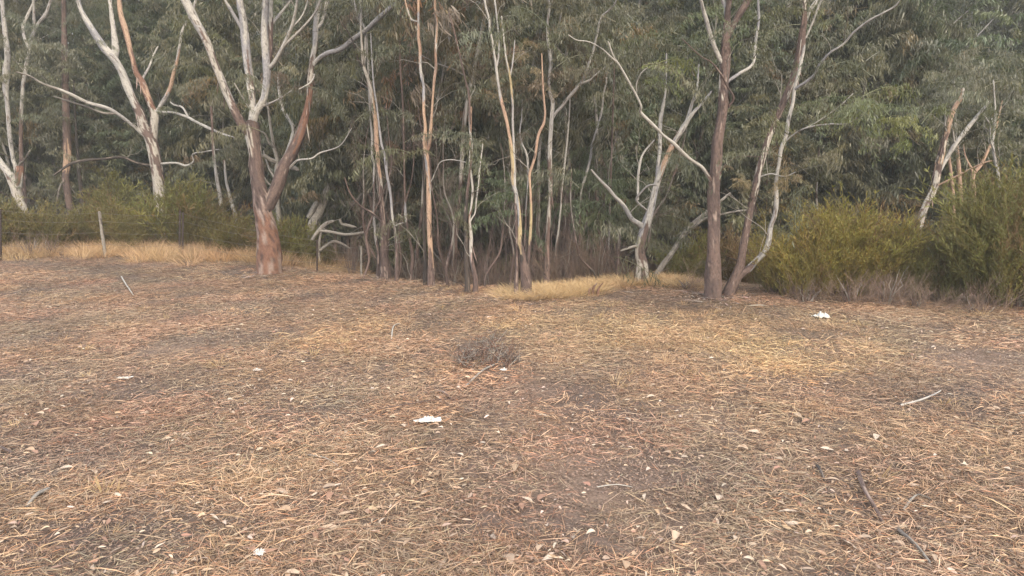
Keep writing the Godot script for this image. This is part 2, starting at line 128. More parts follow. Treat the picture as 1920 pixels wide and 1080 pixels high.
	["trunk", [0.24,-0.07,-10.1,.058,2, 0.24,0.05,-10.1,.047,2, 0.24,0.22,-10.1,.042,2, 0.23,0.4,-10.1,.027,2, 0.25,0.74,-10.1,.023,2, 0.27,1.06,-10.1,.019,7, 0.27,1.31,-10.1,.019,5, 0.26,1.53,-10.1,.015,5, 0.25,1.73,-10.1,.019,5, 0.29,1.86,-10.1,.019,5, 0.33,2.01,-10.1,.019,5, 0.37,2.27,-10.1,.019,5, 0.44,2.42,-10.1,.019,5, 0.46,2.53,-10.1,.015,5, 0.46,2.62,-10.1,.015,5, 0.43,2.95,-10.1,.011,5, 0.41,3.38,-10.1,.008,5]],
	], []],
["gum_tree", "wiry grey stem between the yellow gum and the bent salmon stem", [
	["trunk", [0.22,-0.45,-11.8,.025,2, 0.22,-0.46,-11.8,.031,2, 0.22,-0.34,-11.8,.025,2, 0.22,-0.17,-11.8,.022,2, 0.22,0.66,-11.8,.018,2, 0.24,1.28,-11.8,.013,1, 0.26,1.64,-11.8,.013,1, 0.25,2.03,-11.8,.018,1, 0.16,2.26,-11.8,.013,1, 0.13,2.45,-11.8,.013,1, 0.16,2.67,-11.8,.013,1, 0.17,2.95,-11.8,.009,1]],
	], []],
["gum_tree", "white topped gum right of centre with one limb sweeping up to the right", [
	["trunk", [0.57,-0.31,-11.6,.074,2, 0.57,-0.32,-11.6,.091,2, 0.57,-0.2,-11.6,.074,2, 0.57,-0.03,-11.6,.066,2, 0.58,0.24,-11.6,.053,2, 0.58,0.62,-11.6,.044,2, 0.6,0.87,-11.6,.035,4, 0.61,1.19,-11.6,.035,4, 0.63,1.44,-11.6,.035,4, 0.62,1.77,-11.6,.040,3, 0.61,2.1,-11.6,.040,0, 0.62,2.36,-11.6,.035,0, 0.64,2.69,-11.6,.035,0, 0.65,2.88,-11.6,.031,0, 0.61,3.02,-11.6,.026,0, 0.59,3.18,-11.6,.022,0, 0.6,3.36,-11.6,.022,0, 0.62,3.49,-11.6,.035,1, 0.57,3.82,-11.6,.026,1, 0.56,4.1,-11.6,.018,0, 0.59,4.34,-11.6,.018,0, 0.57,4.53,-11.6,.018,0, 0.55,5.24,-11.6,.013,0]],
	["limb", [0.66,2.66,-11.6,.031,0, 0.71,2.73,-11.57,.026,0, 0.79,2.81,-11.53,.026,0, 0.89,2.94,-11.47,.026,0, 1.01,3.07,-11.4,.026,0, 1.08,3.16,-11.36,.026,0, 1.14,3.27,-11.31,.021,0, 1.19,3.44,-11.24,.021,0, 1.24,3.6,-11.18,.017,0, 1.28,3.81,-11.09,.017,1, 1.31,3.99,-11.01,.017,1, 1.36,4.08,-10.97,.017,1, 1.45,4.15,-10.92,.012,0, 1.52,4.23,-10.88,.012,0, 1.56,4.4,-10.8,.012,0]],
	["branch", [1.08,3.15,-11.36,.021,0, 1.2,3.18,-11.26,.017,0, 1.33,3.28,-11.12,.017,0, 1.45,3.36,-10.99,.012,0, 1.58,3.43,-10.86,.012,0, 1.69,3.46,-10.76,.008,0]],
	], [[0.13,3.48,-11.6,0.4,0.53,13,"p"], [0.43,3.07,-11.6,0.35,0.44,11,"b"], [0.76,3.54,-11.5,0.35,0.44,9,"o"], [1.69,3.02,-11.2,0.42,0.51,9,"g"], [1.03,4.17,-11.8,0.54,0.45,10,"g"]]],
["gum_tree", "thin pale gum with broken white patches right of the white topped gum", [
	["trunk", [0.76,-0.58,-12.4,.032,2, 0.76,-0.59,-12.4,.039,2, 0.76,-0.47,-12.4,.032,2, 0.76,-0.3,-12.4,.028,2, 0.78,0.43,-12.4,.019,0, 0.82,0.82,-12.4,.019,0, 0.86,1.27,-12.4,.014,2, 0.87,1.54,-12.4,.019,0, 0.91,1.91,-12.4,.019,0, 0.96,2.45,-12.4,.014,0, 0.99,3.08,-12.4,.014,0, 0.96,3.7,-12.4,.009,0]],
	], []],
["gum_tree", "thin leaning white stem right of the broken white gum", [
	["trunk", [1.23,-0.57,-12.8,.033,2, 1.23,-0.58,-12.8,.040,2, 1.23,-0.46,-12.8,.033,2, 1.23,-0.29,-12.8,.029,2, 1.23,1.07,-12.8,.019,0, 1.25,1.48,-12.8,.019,0, 1.31,1.7,-12.8,.024,1, 1.39,1.99,-12.8,.024,1, 1.44,2.34,-12.8,.019,1, 1.52,2.61,-12.8,.015,1, 1.59,2.88,-12.8,.019,0, 1.61,3.14,-12.8,.015,0, 1.66,3.4,-12.8,.015,0, 1.72,4.03,-12.8,.010,0]],
	], [[1.22,1.45,-13,0.59,0.59,18,"f"], [1.73,1.16,-12.8,0.48,0.39,14,"f"], [1.16,2.12,-13,0.49,0.59,12,"f"]]],
["gum_tree", "slim grey pole of a tree left of the broad white based gum", [
	["trunk", [1.73,-0.28,-12.6,.039,2, 1.73,-0.16,-12.6,.032,2, 1.73,0.01,-12.6,.029,2, 1.72,0.3,-12.6,.024,2, 1.74,0.69,-12.6,.019,0, 1.74,1.26,-12.6,.019,2, 1.75,2.01,-12.6,.014,2, 1.76,2.92,-12.6,.014,2, 1.77,3.64,-12.6,.010,2]],
	], []],
["tree_stump", "brown broken stump of a young tree left of the broad white based gum", [
	["trunk", [1.79,-0.1,-11.8,.055,2, 1.79,0.02,-11.8,.045,2, 1.79,0.19,-11.8,.040,2, 1.79,0.47,-11.8,.036,2, 1.8,0.7,-11.8,.031,8, 1.78,0.84,-11.8,.022,8]],
	], []],
["gum_tree", "broad white based gum with forked grey limbs behind the golden grass", [
	["trunk", [2.08,-0.07,-11.26,.147,4, 2.08,0.05,-11.26,.119,4, 2.08,0.32,-11.26,.107,4, 2.04,0.54,-11.26,.077,4, 2.09,0.79,-11.26,.077,1, 2.13,0.96,-11.26,.072,1, 2.21,1.22,-11.26,.060,1, 2.26,1.47,-11.26,.051,1, 2.31,1.67,-11.26,.051,0, 2.39,1.89,-11.26,.047,5, 2.48,2.11,-11.26,.043,5, 2.53,2.23,-11.26,.038,1, 2.67,2.45,-11.26,.043,1, 2.77,2.62,-11.26,.034,1, 2.87,2.74,-11.26,.026,1, 2.97,2.85,-11.26,.021,1, 3.1,3.02,-11.26,.013,1]],
	["limb", [2.68,2.46,-11.26,.030,1, 2.74,2.58,-11.3,.030,1, 2.8,2.75,-11.35,.026,1, 2.85,2.9,-11.4,.022,1, 2.91,3.06,-11.44,.017,1, 2.96,3.47,-11.56,.013,1]],
	["limb", [2.3,1.62,-11.26,.034,1, 2.3,1.84,-11.28,.030,1, 2.33,2.08,-11.31,.030,1, 2.33,2.3,-11.33,.030,1, 2.33,2.46,-11.34,.030,1, 2.34,2.63,-11.36,.030,1, 2.37,2.78,-11.38,.026,1, 2.41,3.04,-11.4,.017,1, 2.42,3.62,-11.46,.013,1]],
	["limb", [2.12,0.89,-11.26,.047,0, 2.03,0.96,-11.22,.042,0, 1.89,1.05,-11.16,.038,1, 1.75,1.25,-11.07,.034,0, 1.59,1.4,-10.98,.025,0, 1.48,1.52,-10.92,.025,0, 1.3,1.69,-10.82,.016,0, 1.19,1.81,-10.76,.012,0]],
	["branch", [2.15,1.17,-11.26,.017,0, 1.95,1.34,-11.12,.017,0, 2.01,1.47,-11.03,.017,0, 2.1,1.57,-10.94,.012,0, 2.21,1.58,-10.86,.012,0]],
	["branch", [2.1,0.59,-11.26,.026,8, 1.95,0.61,-11.19,.021,8, 1.82,0.58,-11.12,.017,8, 1.71,0.55,-11.06,.013,8]],
	["branch", [1.97,1.34,-11.12,.017,0, 1.98,1.72,-11.19,.021,0, 2.01,1.92,-11.23,.021,0, 2.06,2.06,-11.26,.017,0, 2.17,2.2,-11.3,.013,0, 2.25,2.28,-11.32,.009,0]],
	], [[2.19,1.55,-12.2,0.37,0.46,8,"g"], [2.53,1.01,-12,0.41,0.36,9,"g"], [2.03,0.82,-12.2,0.37,0.37,8,"g"], [3.02,3.54,-12.5,0.57,0.66,12,"g"]]],
["fallen_branch", "long bare pole leaning to the right against the forest, left of the twin trunks", [
	["pole", [2.37,-0.08,-11.82,.049,8, 2.56,0.2,-11.97,.050,8, 2.75,0.41,-12.1,.050,8, 2.94,0.66,-12.25,.046,8, 3.16,0.88,-12.4,.042,8, 3.48,1.11,-12.57,.038,8, 3.75,1.3,-12.72,.024,8, 3.94,1.43,-12.82,.015,8]],
	["branch", [2.93,0.64,-12.25,.023,8, 3.02,0.72,-12.24,.023,8, 3.22,0.92,-12.19,.023,8, 3.37,1.02,-12.17,.018,8, 3.83,1.13,-12.09,.018,8, 4.08,1.15,-12.05,.009,8]],
	], []],
["gum_tree", "tall brown gum with a straight rough trunk and long white limb arching left", [
	["trunk", [2.83,-0.07,-9.82,.159,2, 2.83,0.05,-9.82,.129,2, 2.83,0.35,-9.82,.115,2, 2.82,0.66,-9.82,.085,2, 2.81,0.98,-9.82,.082,2, 2.8,1.2,-9.82,.082,2, 2.79,1.46,-9.82,.082,2, 2.8,1.75,-9.82,.082,2, 2.81,1.96,-9.82,.078,2, 2.81,2.17,-9.82,.074,2, 2.84,2.4,-9.82,.067,2, 2.86,2.65,-9.82,.063,2, 2.86,2.86,-9.82,.063,3, 2.87,3.09,-9.82,.067,3, 2.87,3.3,-9.82,.067,2, 2.86,3.51,-9.82,.052,2, 2.87,3.71,-9.82,.045,2, 2.88,3.91,-9.82,.037,2, 2.89,4.15,-9.82,.033,1, 2.89,4.68,-9.82,.026,1, 2.83,5.46,-9.82,.015,1]],
	["limb", [2.87,3.74,-9.82,.033,1, 2.86,3.89,-9.86,.030,0, 2.83,4.03,-9.91,.030,0, 2.8,4.47,-10.03,.023,0, 2.76,5.15,-10.22,.015,0]],
	["limb", [2.87,3.53,-9.82,.045,2, 2.95,3.67,-9.86,.041,2, 3.05,3.84,-9.91,.045,2, 3.17,4.03,-9.96,.045,2, 3.36,4.49,-10.09,.038,2, 3.65,5.16,-10.27,.027,2, 3.82,5.77,-10.42,.016,2]],
	["limb", [2.83,3.2,-9.82,.030,0, 2.77,3.28,-9.8,.030,0, 2.69,3.41,-9.75,.026,0, 2.61,3.57,-9.7,.026,0, 2.55,3.71,-9.65,.026,0, 2.48,3.87,-9.6,.022,0, 2.43,4.01,-9.56,.022,0, 2.34,4.31,-9.46,.014,0, 2.26,4.71,-9.32,.011,0]],
	["limb", [2.77,1.59,-9.82,.030,2, 2.68,1.71,-9.77,.026,0, 2.58,1.82,-9.72,.022,0, 2.41,1.92,-9.65,.022,0, 2.29,2.01,-9.6,.022,0, 2.14,2.13,-9.53,.022,0, 1.99,2.23,-9.47,.018,0, 1.92,2.29,-9.44,.021,0, 1.77,2.41,-9.37,.021,0, 1.65,2.52,-9.31,.018,0, 1.66,2.57,-9.28,.014,0, 1.58,2.71,-9.22,.014,0, 1.45,2.89,-9.13,.014,0, 1.34,3.04,-9.06,.014,0, 1.25,3.15,-9,.010,0, 1.17,3.31,-8.92,.010,0]],
	["branch", [1.58,2.73,-9.22,.007,0, 1.58,2.76,-9.2,.007,0, 1.57,2.85,-9.15,.007,0, 1.61,2.96,-9.08,.007,0, 1.68,3.02,-9.02,.007,0]],
	["branch", [1.29,3.09,-9.03,.010,0, 1.19,3.16,-8.98,.010,0, 1.09,3.23,-8.93,.007,0, 0.93,3.29,-8.85,.007,0, 0.77,3.3,-8.78,.007,0, 0.67,3.35,-8.73,.007,0]],
	["limb", [2.9,2.94,-9.82,.026,1, 2.94,2.98,-9.84,.022,1, 3.09,3.08,-9.9,.022,1, 3.29,3.22,-9.97,.019,1, 3.35,3.53,-10.08,.019,1, 3.41,3.82,-10.17,.019,1, 3.42,4.12,-10.27,.016,1, 3.47,4.59,-10.42,.012,1]],
	["branch", [2.88,2.59,-9.82,.015,2, 2.93,2.63,-9.8,.015,2, 2.98,2.74,-9.75,.015,2, 2.87,2.89,-9.7,.015,2, 2.77,3.03,-9.65,.015,2, 2.62,3.17,-9.58,.011,2, 2.45,3.25,-9.53,.007,2, 2.18,3.44,-9.42,.007,2]],
	["branch", [2.82,1.76,-9.82,.011,2, 2.89,1.82,-9.77,.007,2, 2.94,1.89,-9.72,.007,2, 3.07,1.96,-9.65,.007,2, 3.3,1.95,-9.52,.007,2]],
	], [[3.01,1.63,-9.7,0.16,0.22,4,"p"], [3.39,3.87,-10.4,0.47,0.31,5,"l"], [2.54,3.77,-10.3,0.39,0.39,5,"l"], [1.83,3.08,-10,0.2,0.2,3,"y"], [3.53,2.49,-10.2,0.15,0.19,3,"o"]]],
["gum_tree", "leaning brown gum beside the tall brown one, a white stem bowing at its right", [
	["trunk", [3.06,-0.06,-9.92,.105,2, 3.11,0.12,-9.92,.090,2, 3.17,0.26,-9.92,.075,2, 3.23,0.46,-9.92,.060,2, 3.26,0.71,-9.92,.053,2, 3.3,0.98,-9.92,.049,2, 3.34,1.25,-9.92,.049,2, 3.39,1.53,-9.92,.053,3, 3.44,1.81,-9.92,.045,2, 3.5,2.07,-9.92,.041,3, 3.55,2.25,-9.92,.041,3, 3.59,2.35,-9.92,.041,3, 3.67,2.57,-9.92,.041,2, 3.73,2.73,-9.92,.045,2, 3.81,2.94,-9.92,.045,3, 3.87,3.14,-9.92,.053,3, 3.91,3.36,-9.92,.056,3, 3.92,3.59,-9.92,.045,3, 3.94,3.77,-9.92,.038,3, 3.93,3.95,-9.92,.034,3, 3.93,4.17,-9.92,.030,3, 3.91,4.64,-9.92,.023,3, 3.84,5.37,-9.92,.015,3]],
	["limb", [3.21,0.27,-9.92,.053,2, 3.27,0.34,-9.91,.053,2, 3.35,0.4,-9.91,.049,1, 3.46,0.53,-9.9,.041,1, 3.56,0.65,-9.89,.041,1, 3.6,0.81,-9.88,.041,1, 3.61,0.98,-9.87,.034,0, 3.66,1.16,-9.86,.030,0, 3.67,1.36,-9.85,.030,0, 3.65,1.57,-9.84,.026,0, 3.65,1.75,-9.82,.022,0, 3.67,1.9,-9.82,.022,0, 3.68,2.06,-9.81,.026,0, 3.73,2.25,-9.79,.026,0, 3.75,2.47,-9.78,.026,0, 3.79,2.67,-9.77,.022,0, 3.8,2.86,-9.76,.022,0, 3.83,3.04,-9.74,.022,0, 3.86,3.25,-9.73,.022,0, 3.88,3.41,-9.72,.018,0]],
	["limb", [3.94,3.69,-9.92,.026,0, 3.97,3.79,-9.94,.026,0, 4.04,3.94,-9.97,.026,0, 4.13,4.08,-10,.027,0, 4.27,4.49,-10.09,.019,0, 4.46,5.15,-10.22,.012,0]],
	["limb", [3.95,3.52,-9.92,.015,0, 3.98,3.57,-9.91,.015,0, 4.03,3.72,-9.88,.015,0, 4.09,3.95,-9.83,.015,0, 4.16,4.14,-9.79,.011,0, 4.19,4.52,-9.72,.007,0]],
	["limb", [3.8,2.85,-9.76,.022,1, 3.83,2.88,-9.72,.018,1, 3.91,2.94,-9.65,.018,1, 3.98,3.02,-9.58,.018,1, 4,3.13,-9.5,.018,1, 4.08,3.26,-9.38,.014,0, 4.19,3.34,-9.28,.014,0, 4.26,3.46,-9.17,.014,0, 4.37,3.57,-9.03,.014,0, 4.49,3.64,-8.9,.010,0, 4.57,3.69,-8.82,.010,0, 4.6,3.75,-8.76,.007,0]],
	["branch", [3.72,2.15,-9.8,.015,0, 3.74,2.19,-9.76,.011,0, 3.81,2.27,-9.66,.011,0, 3.88,2.32,-9.57,.011,0, 4,2.35,-9.46,.011,0, 4.13,2.36,-9.31,.011,0, 4.26,2.35,-9.18,.010,0, 4.35,2.43,-9.04,.010,0, 4.43,2.52,-8.9,.007,0]],
	["branch", [3.88,2.32,-9.57,.007,0, 4,2.39,-9.51,.007,0, 4.13,2.49,-9.44,.007,0, 4.27,2.62,-9.35,.007,0, 4.36,2.74,-9.27,.007,0]],
	["branch", [3.42,1.67,-9.92,.011,0, 3.46,1.7,-9.88,.011,0, 3.55,1.73,-9.78,.011,0, 3.65,1.7,-9.68,.007,0, 3.71,1.7,-9.62,.007,0, 3.78,1.75,-9.52,.007,0]],
	], [[3.89,1.67,-9.8,0.21,0.21,5,"p"], [4.61,2.39,-9.1,0.41,0.24,6,"l"], [4.65,2.33,-9.1,0.31,0.21,4,"y"], [4.43,2.69,-9.4,0.28,0.21,4,"l"], [5.03,2.24,-9.3,0.21,0.15,3,"y"]]],
["gum_tree", "leaning gum with peeling cream and brown bark at right, rising out of the shrubs", [
	["trunk", [7.25,-0.51,-12.6,.064,4, 7.25,-0.52,-12.6,.079,4, 7.25,-0.4,-12.6,.064,4, 7.25,-0.23,-12.6,.057,4, 7.25,0.53,-12.6,.057,4, 7.28,0.97,-12.6,.062,4, 7.36,1.23,-12.6,.062,3, 7.47,1.53,-12.6,.062,3, 7.51,1.86,-12.6,.062,6, 7.55,2.12,-12.6,.057,6, 7.58,2.36,-12.6,.048,6, 7.62,2.5,-12.6,.043,5, 7.66,2.74,-12.6,.043,5, 7.73,2.95,-12.6,.038,5, 7.8,3.06,-12.6,.033,5, 7.83,3.24,-12.6,.024,0]],
	["limb", [7.5,1.66,-12.6,.038,0, 7.55,1.78,-12.63,.033,0, 7.68,1.99,-12.69,.034,0, 7.86,2.26,-12.76,.039,0, 7.99,2.42,-12.8,.034,0, 8.12,2.57,-12.85,.039,0, 8.28,2.74,-12.9,.034,0, 8.37,2.85,-12.93,.029,0, 8.59,3.1,-13,.020,0]],
	["branch", [7.87,2.31,-12.77,.019,0, 7.78,2.52,-12.71,.014,0, 7.7,2.7,-12.67,.014,0]],
	["branch", [7.47,1.52,-12.6,.019,5, 7.52,1.57,-12.56,.014,5, 7.69,1.69,-12.44,.019,5, 7.88,1.84,-12.3,.014,5, 8.06,1.96,-12.16,.014,5, 8.16,1.98,-12.1,.014,5]],
	["branch", [7.22,0.39,-12.6,.019,8, 7.24,0.45,-12.52,.019,8, 7.29,0.5,-12.43,.019,8, 7.34,0.59,-12.3,.014,8]],
	["branch", [7.62,2.47,-12.6,.014,0, 7.51,2.62,-12.51,.014,0, 7.48,2.8,-12.4,.009,0]],
	], [[8.56,3.56,-13.9,0.84,0.42,14,"g"], [9.46,3.37,-14,0.64,0.64,14,"g"], [8.3,2.78,-14.2,0.43,0.43,7,"g"], [7.76,3.27,-12.5,0.43,0.23,7,"g"], [8.49,3.15,-12.8,0.35,0.25,7,"g"]]],
["gum_tree", "salmon stem standing upright in the middle of three behind the right shrubs", [
	["trunk", [9.6,-0.46,-15,.038,5, 9.6,-0.47,-15,.047,5, 9.6,-0.35,-15,.038,5, 9.6,-0.18,-15,.034,5, 9.57,0.49,-15,.034,5, 9.53,0.96,-15,.040,5, 9.44,1.56,-15,.040,5, 9.33,2.22,-15,.034,5, 9.25,2.63,-15,.028,0, 9.11,3.71,-15,.023,0]],
	], []],
["gum_tree", "salmon stem at the left of three behind the right shrubs", [
	["trunk", [9.44,-0.46,-15,.038,5, 9.44,-0.47,-15,.047,5, 9.44,-0.35,-15,.038,5, 9.44,-0.18,-15,.034,5, 9.36,0.97,-15,.034,5, 9.28,1.56,-15,.034,5, 9.2,1.94,-15,.028,5, 9.09,2.42,-15,.023,0, 8.94,3.39,-15,.017,0]],
	], []],
["gum_tree", "bent salmon stem leaning right at the right of three behind the right shrubs", [
	["trunk", [9.76,-0.46,-15,.038,5, 9.76,-0.47,-15,.047,5, 9.76,-0.35,-15,.038,5, 9.76,-0.18,-15,.034,5, 9.74,0.85,-15,.034,5, 9.75,1.37,-15,.040,5, 9.7,1.76,-15,.040,5, 9.84,1.99,-15,.034,5, 9.96,2.3,-15,.028,5, 10.06,2.63,-15,.023,5, 10.18,3.6,-15,.017,5]],
	["branch", [9.71,1.73,-15,.023,5, 9.68,1.89,-15.04,.023,5, 9.58,2.15,-15.12,.017,5, 9.55,2.43,-15.2,.012,5]],
	], []],
["gum_tree", "thin pale gum rising from the far right shrub", [
	["trunk", [8.03,-0.39,-11.5,.024,2, 8.03,-0.4,-11.5,.030,2, 8.03,-0.28,-11.5,.024,2, 8.03,-0.11,-11.5,.022,2, 7.99,0.69,-11.5,.017,0, 7.93,1.27,-11.5,.022,0, 7.84,1.72,-11.5,.022,0, 7.75,2.02,-11.5,.022,0, 7.7,2.25,-11.5,.017,0, 7.7,2.53,-11.5,.017,0, 7.68,2.79,-11.5,.013,0, 7.61,3.22,-11.5,.009,0]],
	["branch", [7.76,2.06,-11.5,.013,0, 7.61,2.29,-11.43,.013,0, 7.53,2.51,-11.36,.013,0, 7.38,2.66,-11.3,.009,0]],
	], []],
["gum_tree", "straight trunk with a pinkish bare patch high up behind the crooked grey gum", [
	["trunk", [-3.3,-0.6,-19,.072,2, -3.3,-0.61,-19,.089,2, -3.3,-0.49,-19,.072,2, -3.3,-0.32,-19,.065,2, -3.24,1.8,-19,.065,2, -3.18,3.59,-19,.065,2, -3.13,4.88,-19,.065,5, -3.11,5.18,-19,.065,5, -3.09,5.48,-19,.043,2, -3.03,5.87,-19,.043,2, -2.95,6.66,-19,.036,2, -2.83,8.19,-19,.022,2]],
	], []],
["gum_tree", "far pale gum forking like a V at the top right", [
	["trunk", [17.07,0.05,-27,.092,0, 17.07,0.04,-27,.113,0, 17.07,0.16,-27,.092,0, 17.07,0.36,-27,.082,0, 16.87,5.97,-27,.072,0, 16.78,7.31,-27,.061,0, 16.83,7.67,-27,.061,0, 16.9,7.97,-27,.051,0, 17,8.49,-27,.041,0, 17.08,9.88,-27,.031,0]],
	["limb", [16.81,7.6,-27,.051,0, 16.77,7.96,-27.05,.041,0, 16.72,8.63,-27.13,.041,0, 16.62,9.98,-27.3,.031,0]],
	], []],
["gum_tree", "thin far gum with a small fork, second from the right corner at top", [
	["trunk", [17.75,0.05,-27,.069,0, 17.75,0.04,-27,.085,0, 17.75,0.16,-27,.069,0, 17.75,0.33,-27,.061,0, 17.58,5.97,-27,.051,0, 17.52,7.01,-27,.051,0, 17.55,7.52,-27,.041,0, 17.57,8.01,-27,.041,0, 17.58,8.97,-27,.031,0]],
	["branch", [17.55,7.48,-27,.031,0, 17.73,7.77,-27.11,.031,0, 17.89,8.02,-27.2,.021,0]],
	], []],
["gum_tree", "far leaning pale gum close to the top right corner", [
	["trunk", [18.07,0.05,-27,.080,0, 18.07,0.04,-27,.099,0, 18.07,0.16,-27,.080,0, 18.07,0.33,-27,.072,0, 17.92,6.16,-27,.061,0, 17.94,6.54,-27,.061,0, 18.04,7.26,-27,.051,0, 18.3,7.82,-27,.051,0, 18.57,8.6,-27,.041,0]],
	], []],
["gum_tree", "far pale stem leaning right against the top right corner", [
	["trunk", [18.39,0.05,-27,.080,0, 18.39,0.04,-27,.099,0, 18.39,0.16,-27,.080,0, 18.39,0.33,-27,.072,0, 18.27,6.16,-27,.061,0, 18.33,6.54,-27,.061,0, 18.46,7.01,-27,.051,0, 18.66,7.67,-27,.041,0, 18.95,8.6,-27,.031,0]],
	], []],
["gum_tree", "far pale gum with a yellowish tuft high up at right", [
	["trunk", [16.15,0.05,-27,.092,0, 16.15,0.04,-27,.113,0, 16.15,0.16,-27,.092,0, 16.15,0.36,-27,.082,0, 15.93,6.16,-27,.082,0, 15.82,6.73,-27,.072,0, 15.55,7.26,-27,.061,0, 15.25,7.56,-27,.041,0, 14.94,7.76,-27,.031,0]],
	["limb", [15.82,6.69,-27,.051,0, 15.86,7.21,-27.05,.041,0, 15.92,7.88,-27.11,.041,0, 15.92,8.84,-27.2,.031,0]],
	], [[15.32,7.72,-26.8,0.61,0.57,10,"y"]]],
]
# label, x, z, half width, height, tone, sprays, kind
const SHRUBS = [
	["olive shrub under the leaning white gum at the left edge", -11.86, -16.6, 0.88, 1.3, "k", 170, "needle"],
	["olive shrub behind the left end of the fence, second from the left edge", -10.85, -16.8, 0.79, 1.15, "k", 150, "needle"],
	["low dull shrub directly behind the pale leaning fence post", -10.14, -17.2, 0.73, 1.24, "k", 140, "needle"],
	["taller bright green shrub behind the fence left of the forked gum", -10.37, -18.6, 0.48, 1.9, "v", 110, "needle"],
	["dark shrub at the foot of the forked gum behind the fence", -8.99, -16.9, 0.59, 0.96, "k", 110, "needle"],
	["upright green shrub behind the pair of dark fence posts", -7.99, -17, 0.54, 1.88, "v", 130, "needle"],
	["olive shrub in front of the twin pale stems", -7.13, -16.6, 0.63, 1.25, "k", 130, "needle"],
	["small olive shrub just left of the large forked gum", -6.11, -15.6, 0.45, 1, "k", 90, "needle"],
	["bright green shrub right of the large forked gum", -4.61, -14.6, 0.49, 1.11, "v", 110, "needle"],
	["low shrub under the bleached fallen branches", -4.09, -14.9, 0.38, 0.73, "k", 60, "needle"],
	["small green shrub at the foot of the leaning brown gum", 3.86, -10.3, 0.33, 0.63, "v", 100, "needle"],
	["yellow green shrub right of the white bowing stem", 4.11, -10, 0.47, 1.09, "y", 190, "needle"],
	["largest yellow green shrub, rounded, at right behind the white bag", 4.76, -10.3, 0.55, 1.43, "y", 230, "needle"],
	["yellow green shrub left of the leaning peeling gum", 5.23, -10.1, 0.49, 1.36, "y", 200, "needle"],
	["browning shrub at the foot of the leaning peeling gum", 5.82, -10.4, 0.36, 1.09, "b", 110, "needle"],
	["dark green shrub right of the leaning peeling gum", 5.98, -9.6, 0.48, 0.91, "v", 170, "needle"],
	["big feathery shrub beside the right edge", 6.31, -9.3, 0.51, 1.41, "v", 230, "needle"],
	["tallest feathery shrub cut by the right edge", 6.62, -9, 0.61, 1.86, "v", 300, "needle"],
	["feathery shrub beyond the right edge", 7.36, -9.2, 0.63, 1.7, "v", 160, "needle"],
	["shadowed ferny shrub behind the bare leaning pole", 3.42, -13.2, 0.5, 1.09, "v", 120, "needle"],
	["low green shrub under the bare leaning pole", 2.93, -12.6, 0.32, 0.5, "v", 70, "needle"],
	["brown tangled shrub between the twin brown trunks", 4.29, -12.8, 0.45, 1.27, "b", 110, "needle"],
	["brown dead brush in front of the largest yellow green shrub", 4.56, -9.35, 0.42, 0.44, "b", 70, "dead"],
	["brown dead brush with pale bare stems before the leaning peeling gum", 4.94, -9.2, 0.35, 0.57, "b", 70, "dead"],
	["low brown brush between the yellow green and the feathery shrubs", 5.25, -9, 0.31, 0.33, "b", 45, "dead"],
	["low grey brush left of the white bag", 4.05, -9.5, 0.32, 0.23, "b", 36, "dead"],
	["thin dry brush at the foot of the feathery shrubs", 5.77, -8.6, 0.39, 0.19, "b", 44, "dead"],
	["small grey twiggy bush left of the tall brown gum", 2.67, -10.6, 0.24, 0.19, "b", 26, "dead"],
	["purplish brown brush behind the golden grass, left half", 0.91, -12, 0.45, 1.07, "b", 70, "dead"],
	["purplish brown brush behind the golden grass, right half", 1.49, -12.2, 0.46, 1.09, "b", 80, "dead"],
	["brown brush beside the broken stump", 1.92, -12, 0.33, 0.5, "b", 40, "dead"],
	["brown brush behind the tall yellow barked gum", 0.47, -12.4, 0.38, 1, "b", 50, "dead"],
	["brown brush low behind the gap left of the salmon gum", -1.94, -13.4, 0.51, 1.07, "b", 50, "dead"],
	["tangled brown brush right of the salmon gum", -1.12, -12.8, 0.48, 1.08, "b", 60, "dead"],
	["tangled brown brush left of the tall yellow barked gum", -0.34, -12.6, 0.48, 1.26, "b", 60, "dead"],
	["grey brush under the leaning fallen trunk", -3.2, -14, 0.42, 0.98, "b", 40, "dead"],
	["bare grey weeds at the left end of the fence", -10.42, -15.2, 0.46, 0.62, "b", 30, "dead"],
	["bare grey weeds right of the leftmost fence post", -10.09, -15.4, 0.35, 0.67, "b", 20, "dead"],
]
const POSTS = [
	[[-10.66,-0.1,-14.6], [-10.55,1.08,-14.6], 0.039, "steel", "dark steel post at the left end of the fence"],
	[[-8.86,-0.1,-15.3], [-8.92,1,-15.3], 0.035, "wood", "pale weathered timber post, leaning"],
	[[-7.4,-0.1,-15.6], [-7.31,1.01,-15.6], 0.030, "steel", "dark steel post, left of the pair"],
	[[-7.15,-0.1,-15.2], [-7.06,0.99,-15.2], 0.029, "steel", "dark steel post, right of the pair"],
	[[-3.6,-0.13,-12.9], [-3.57,0.58,-12.9], 0.020, "steel", "thin dark steel post right of the large forked gum"],
	[[-2.72,-0.19,-12.6], [-2.7,0.49,-12.6], 0.019, "wood", "thin pale post near the brown footed gum"],
	[[-12.01,-0.1,-14.2], [-11.87,1.22,-14.2], 0.038, "steel", "steel post beyond the left edge"],
]
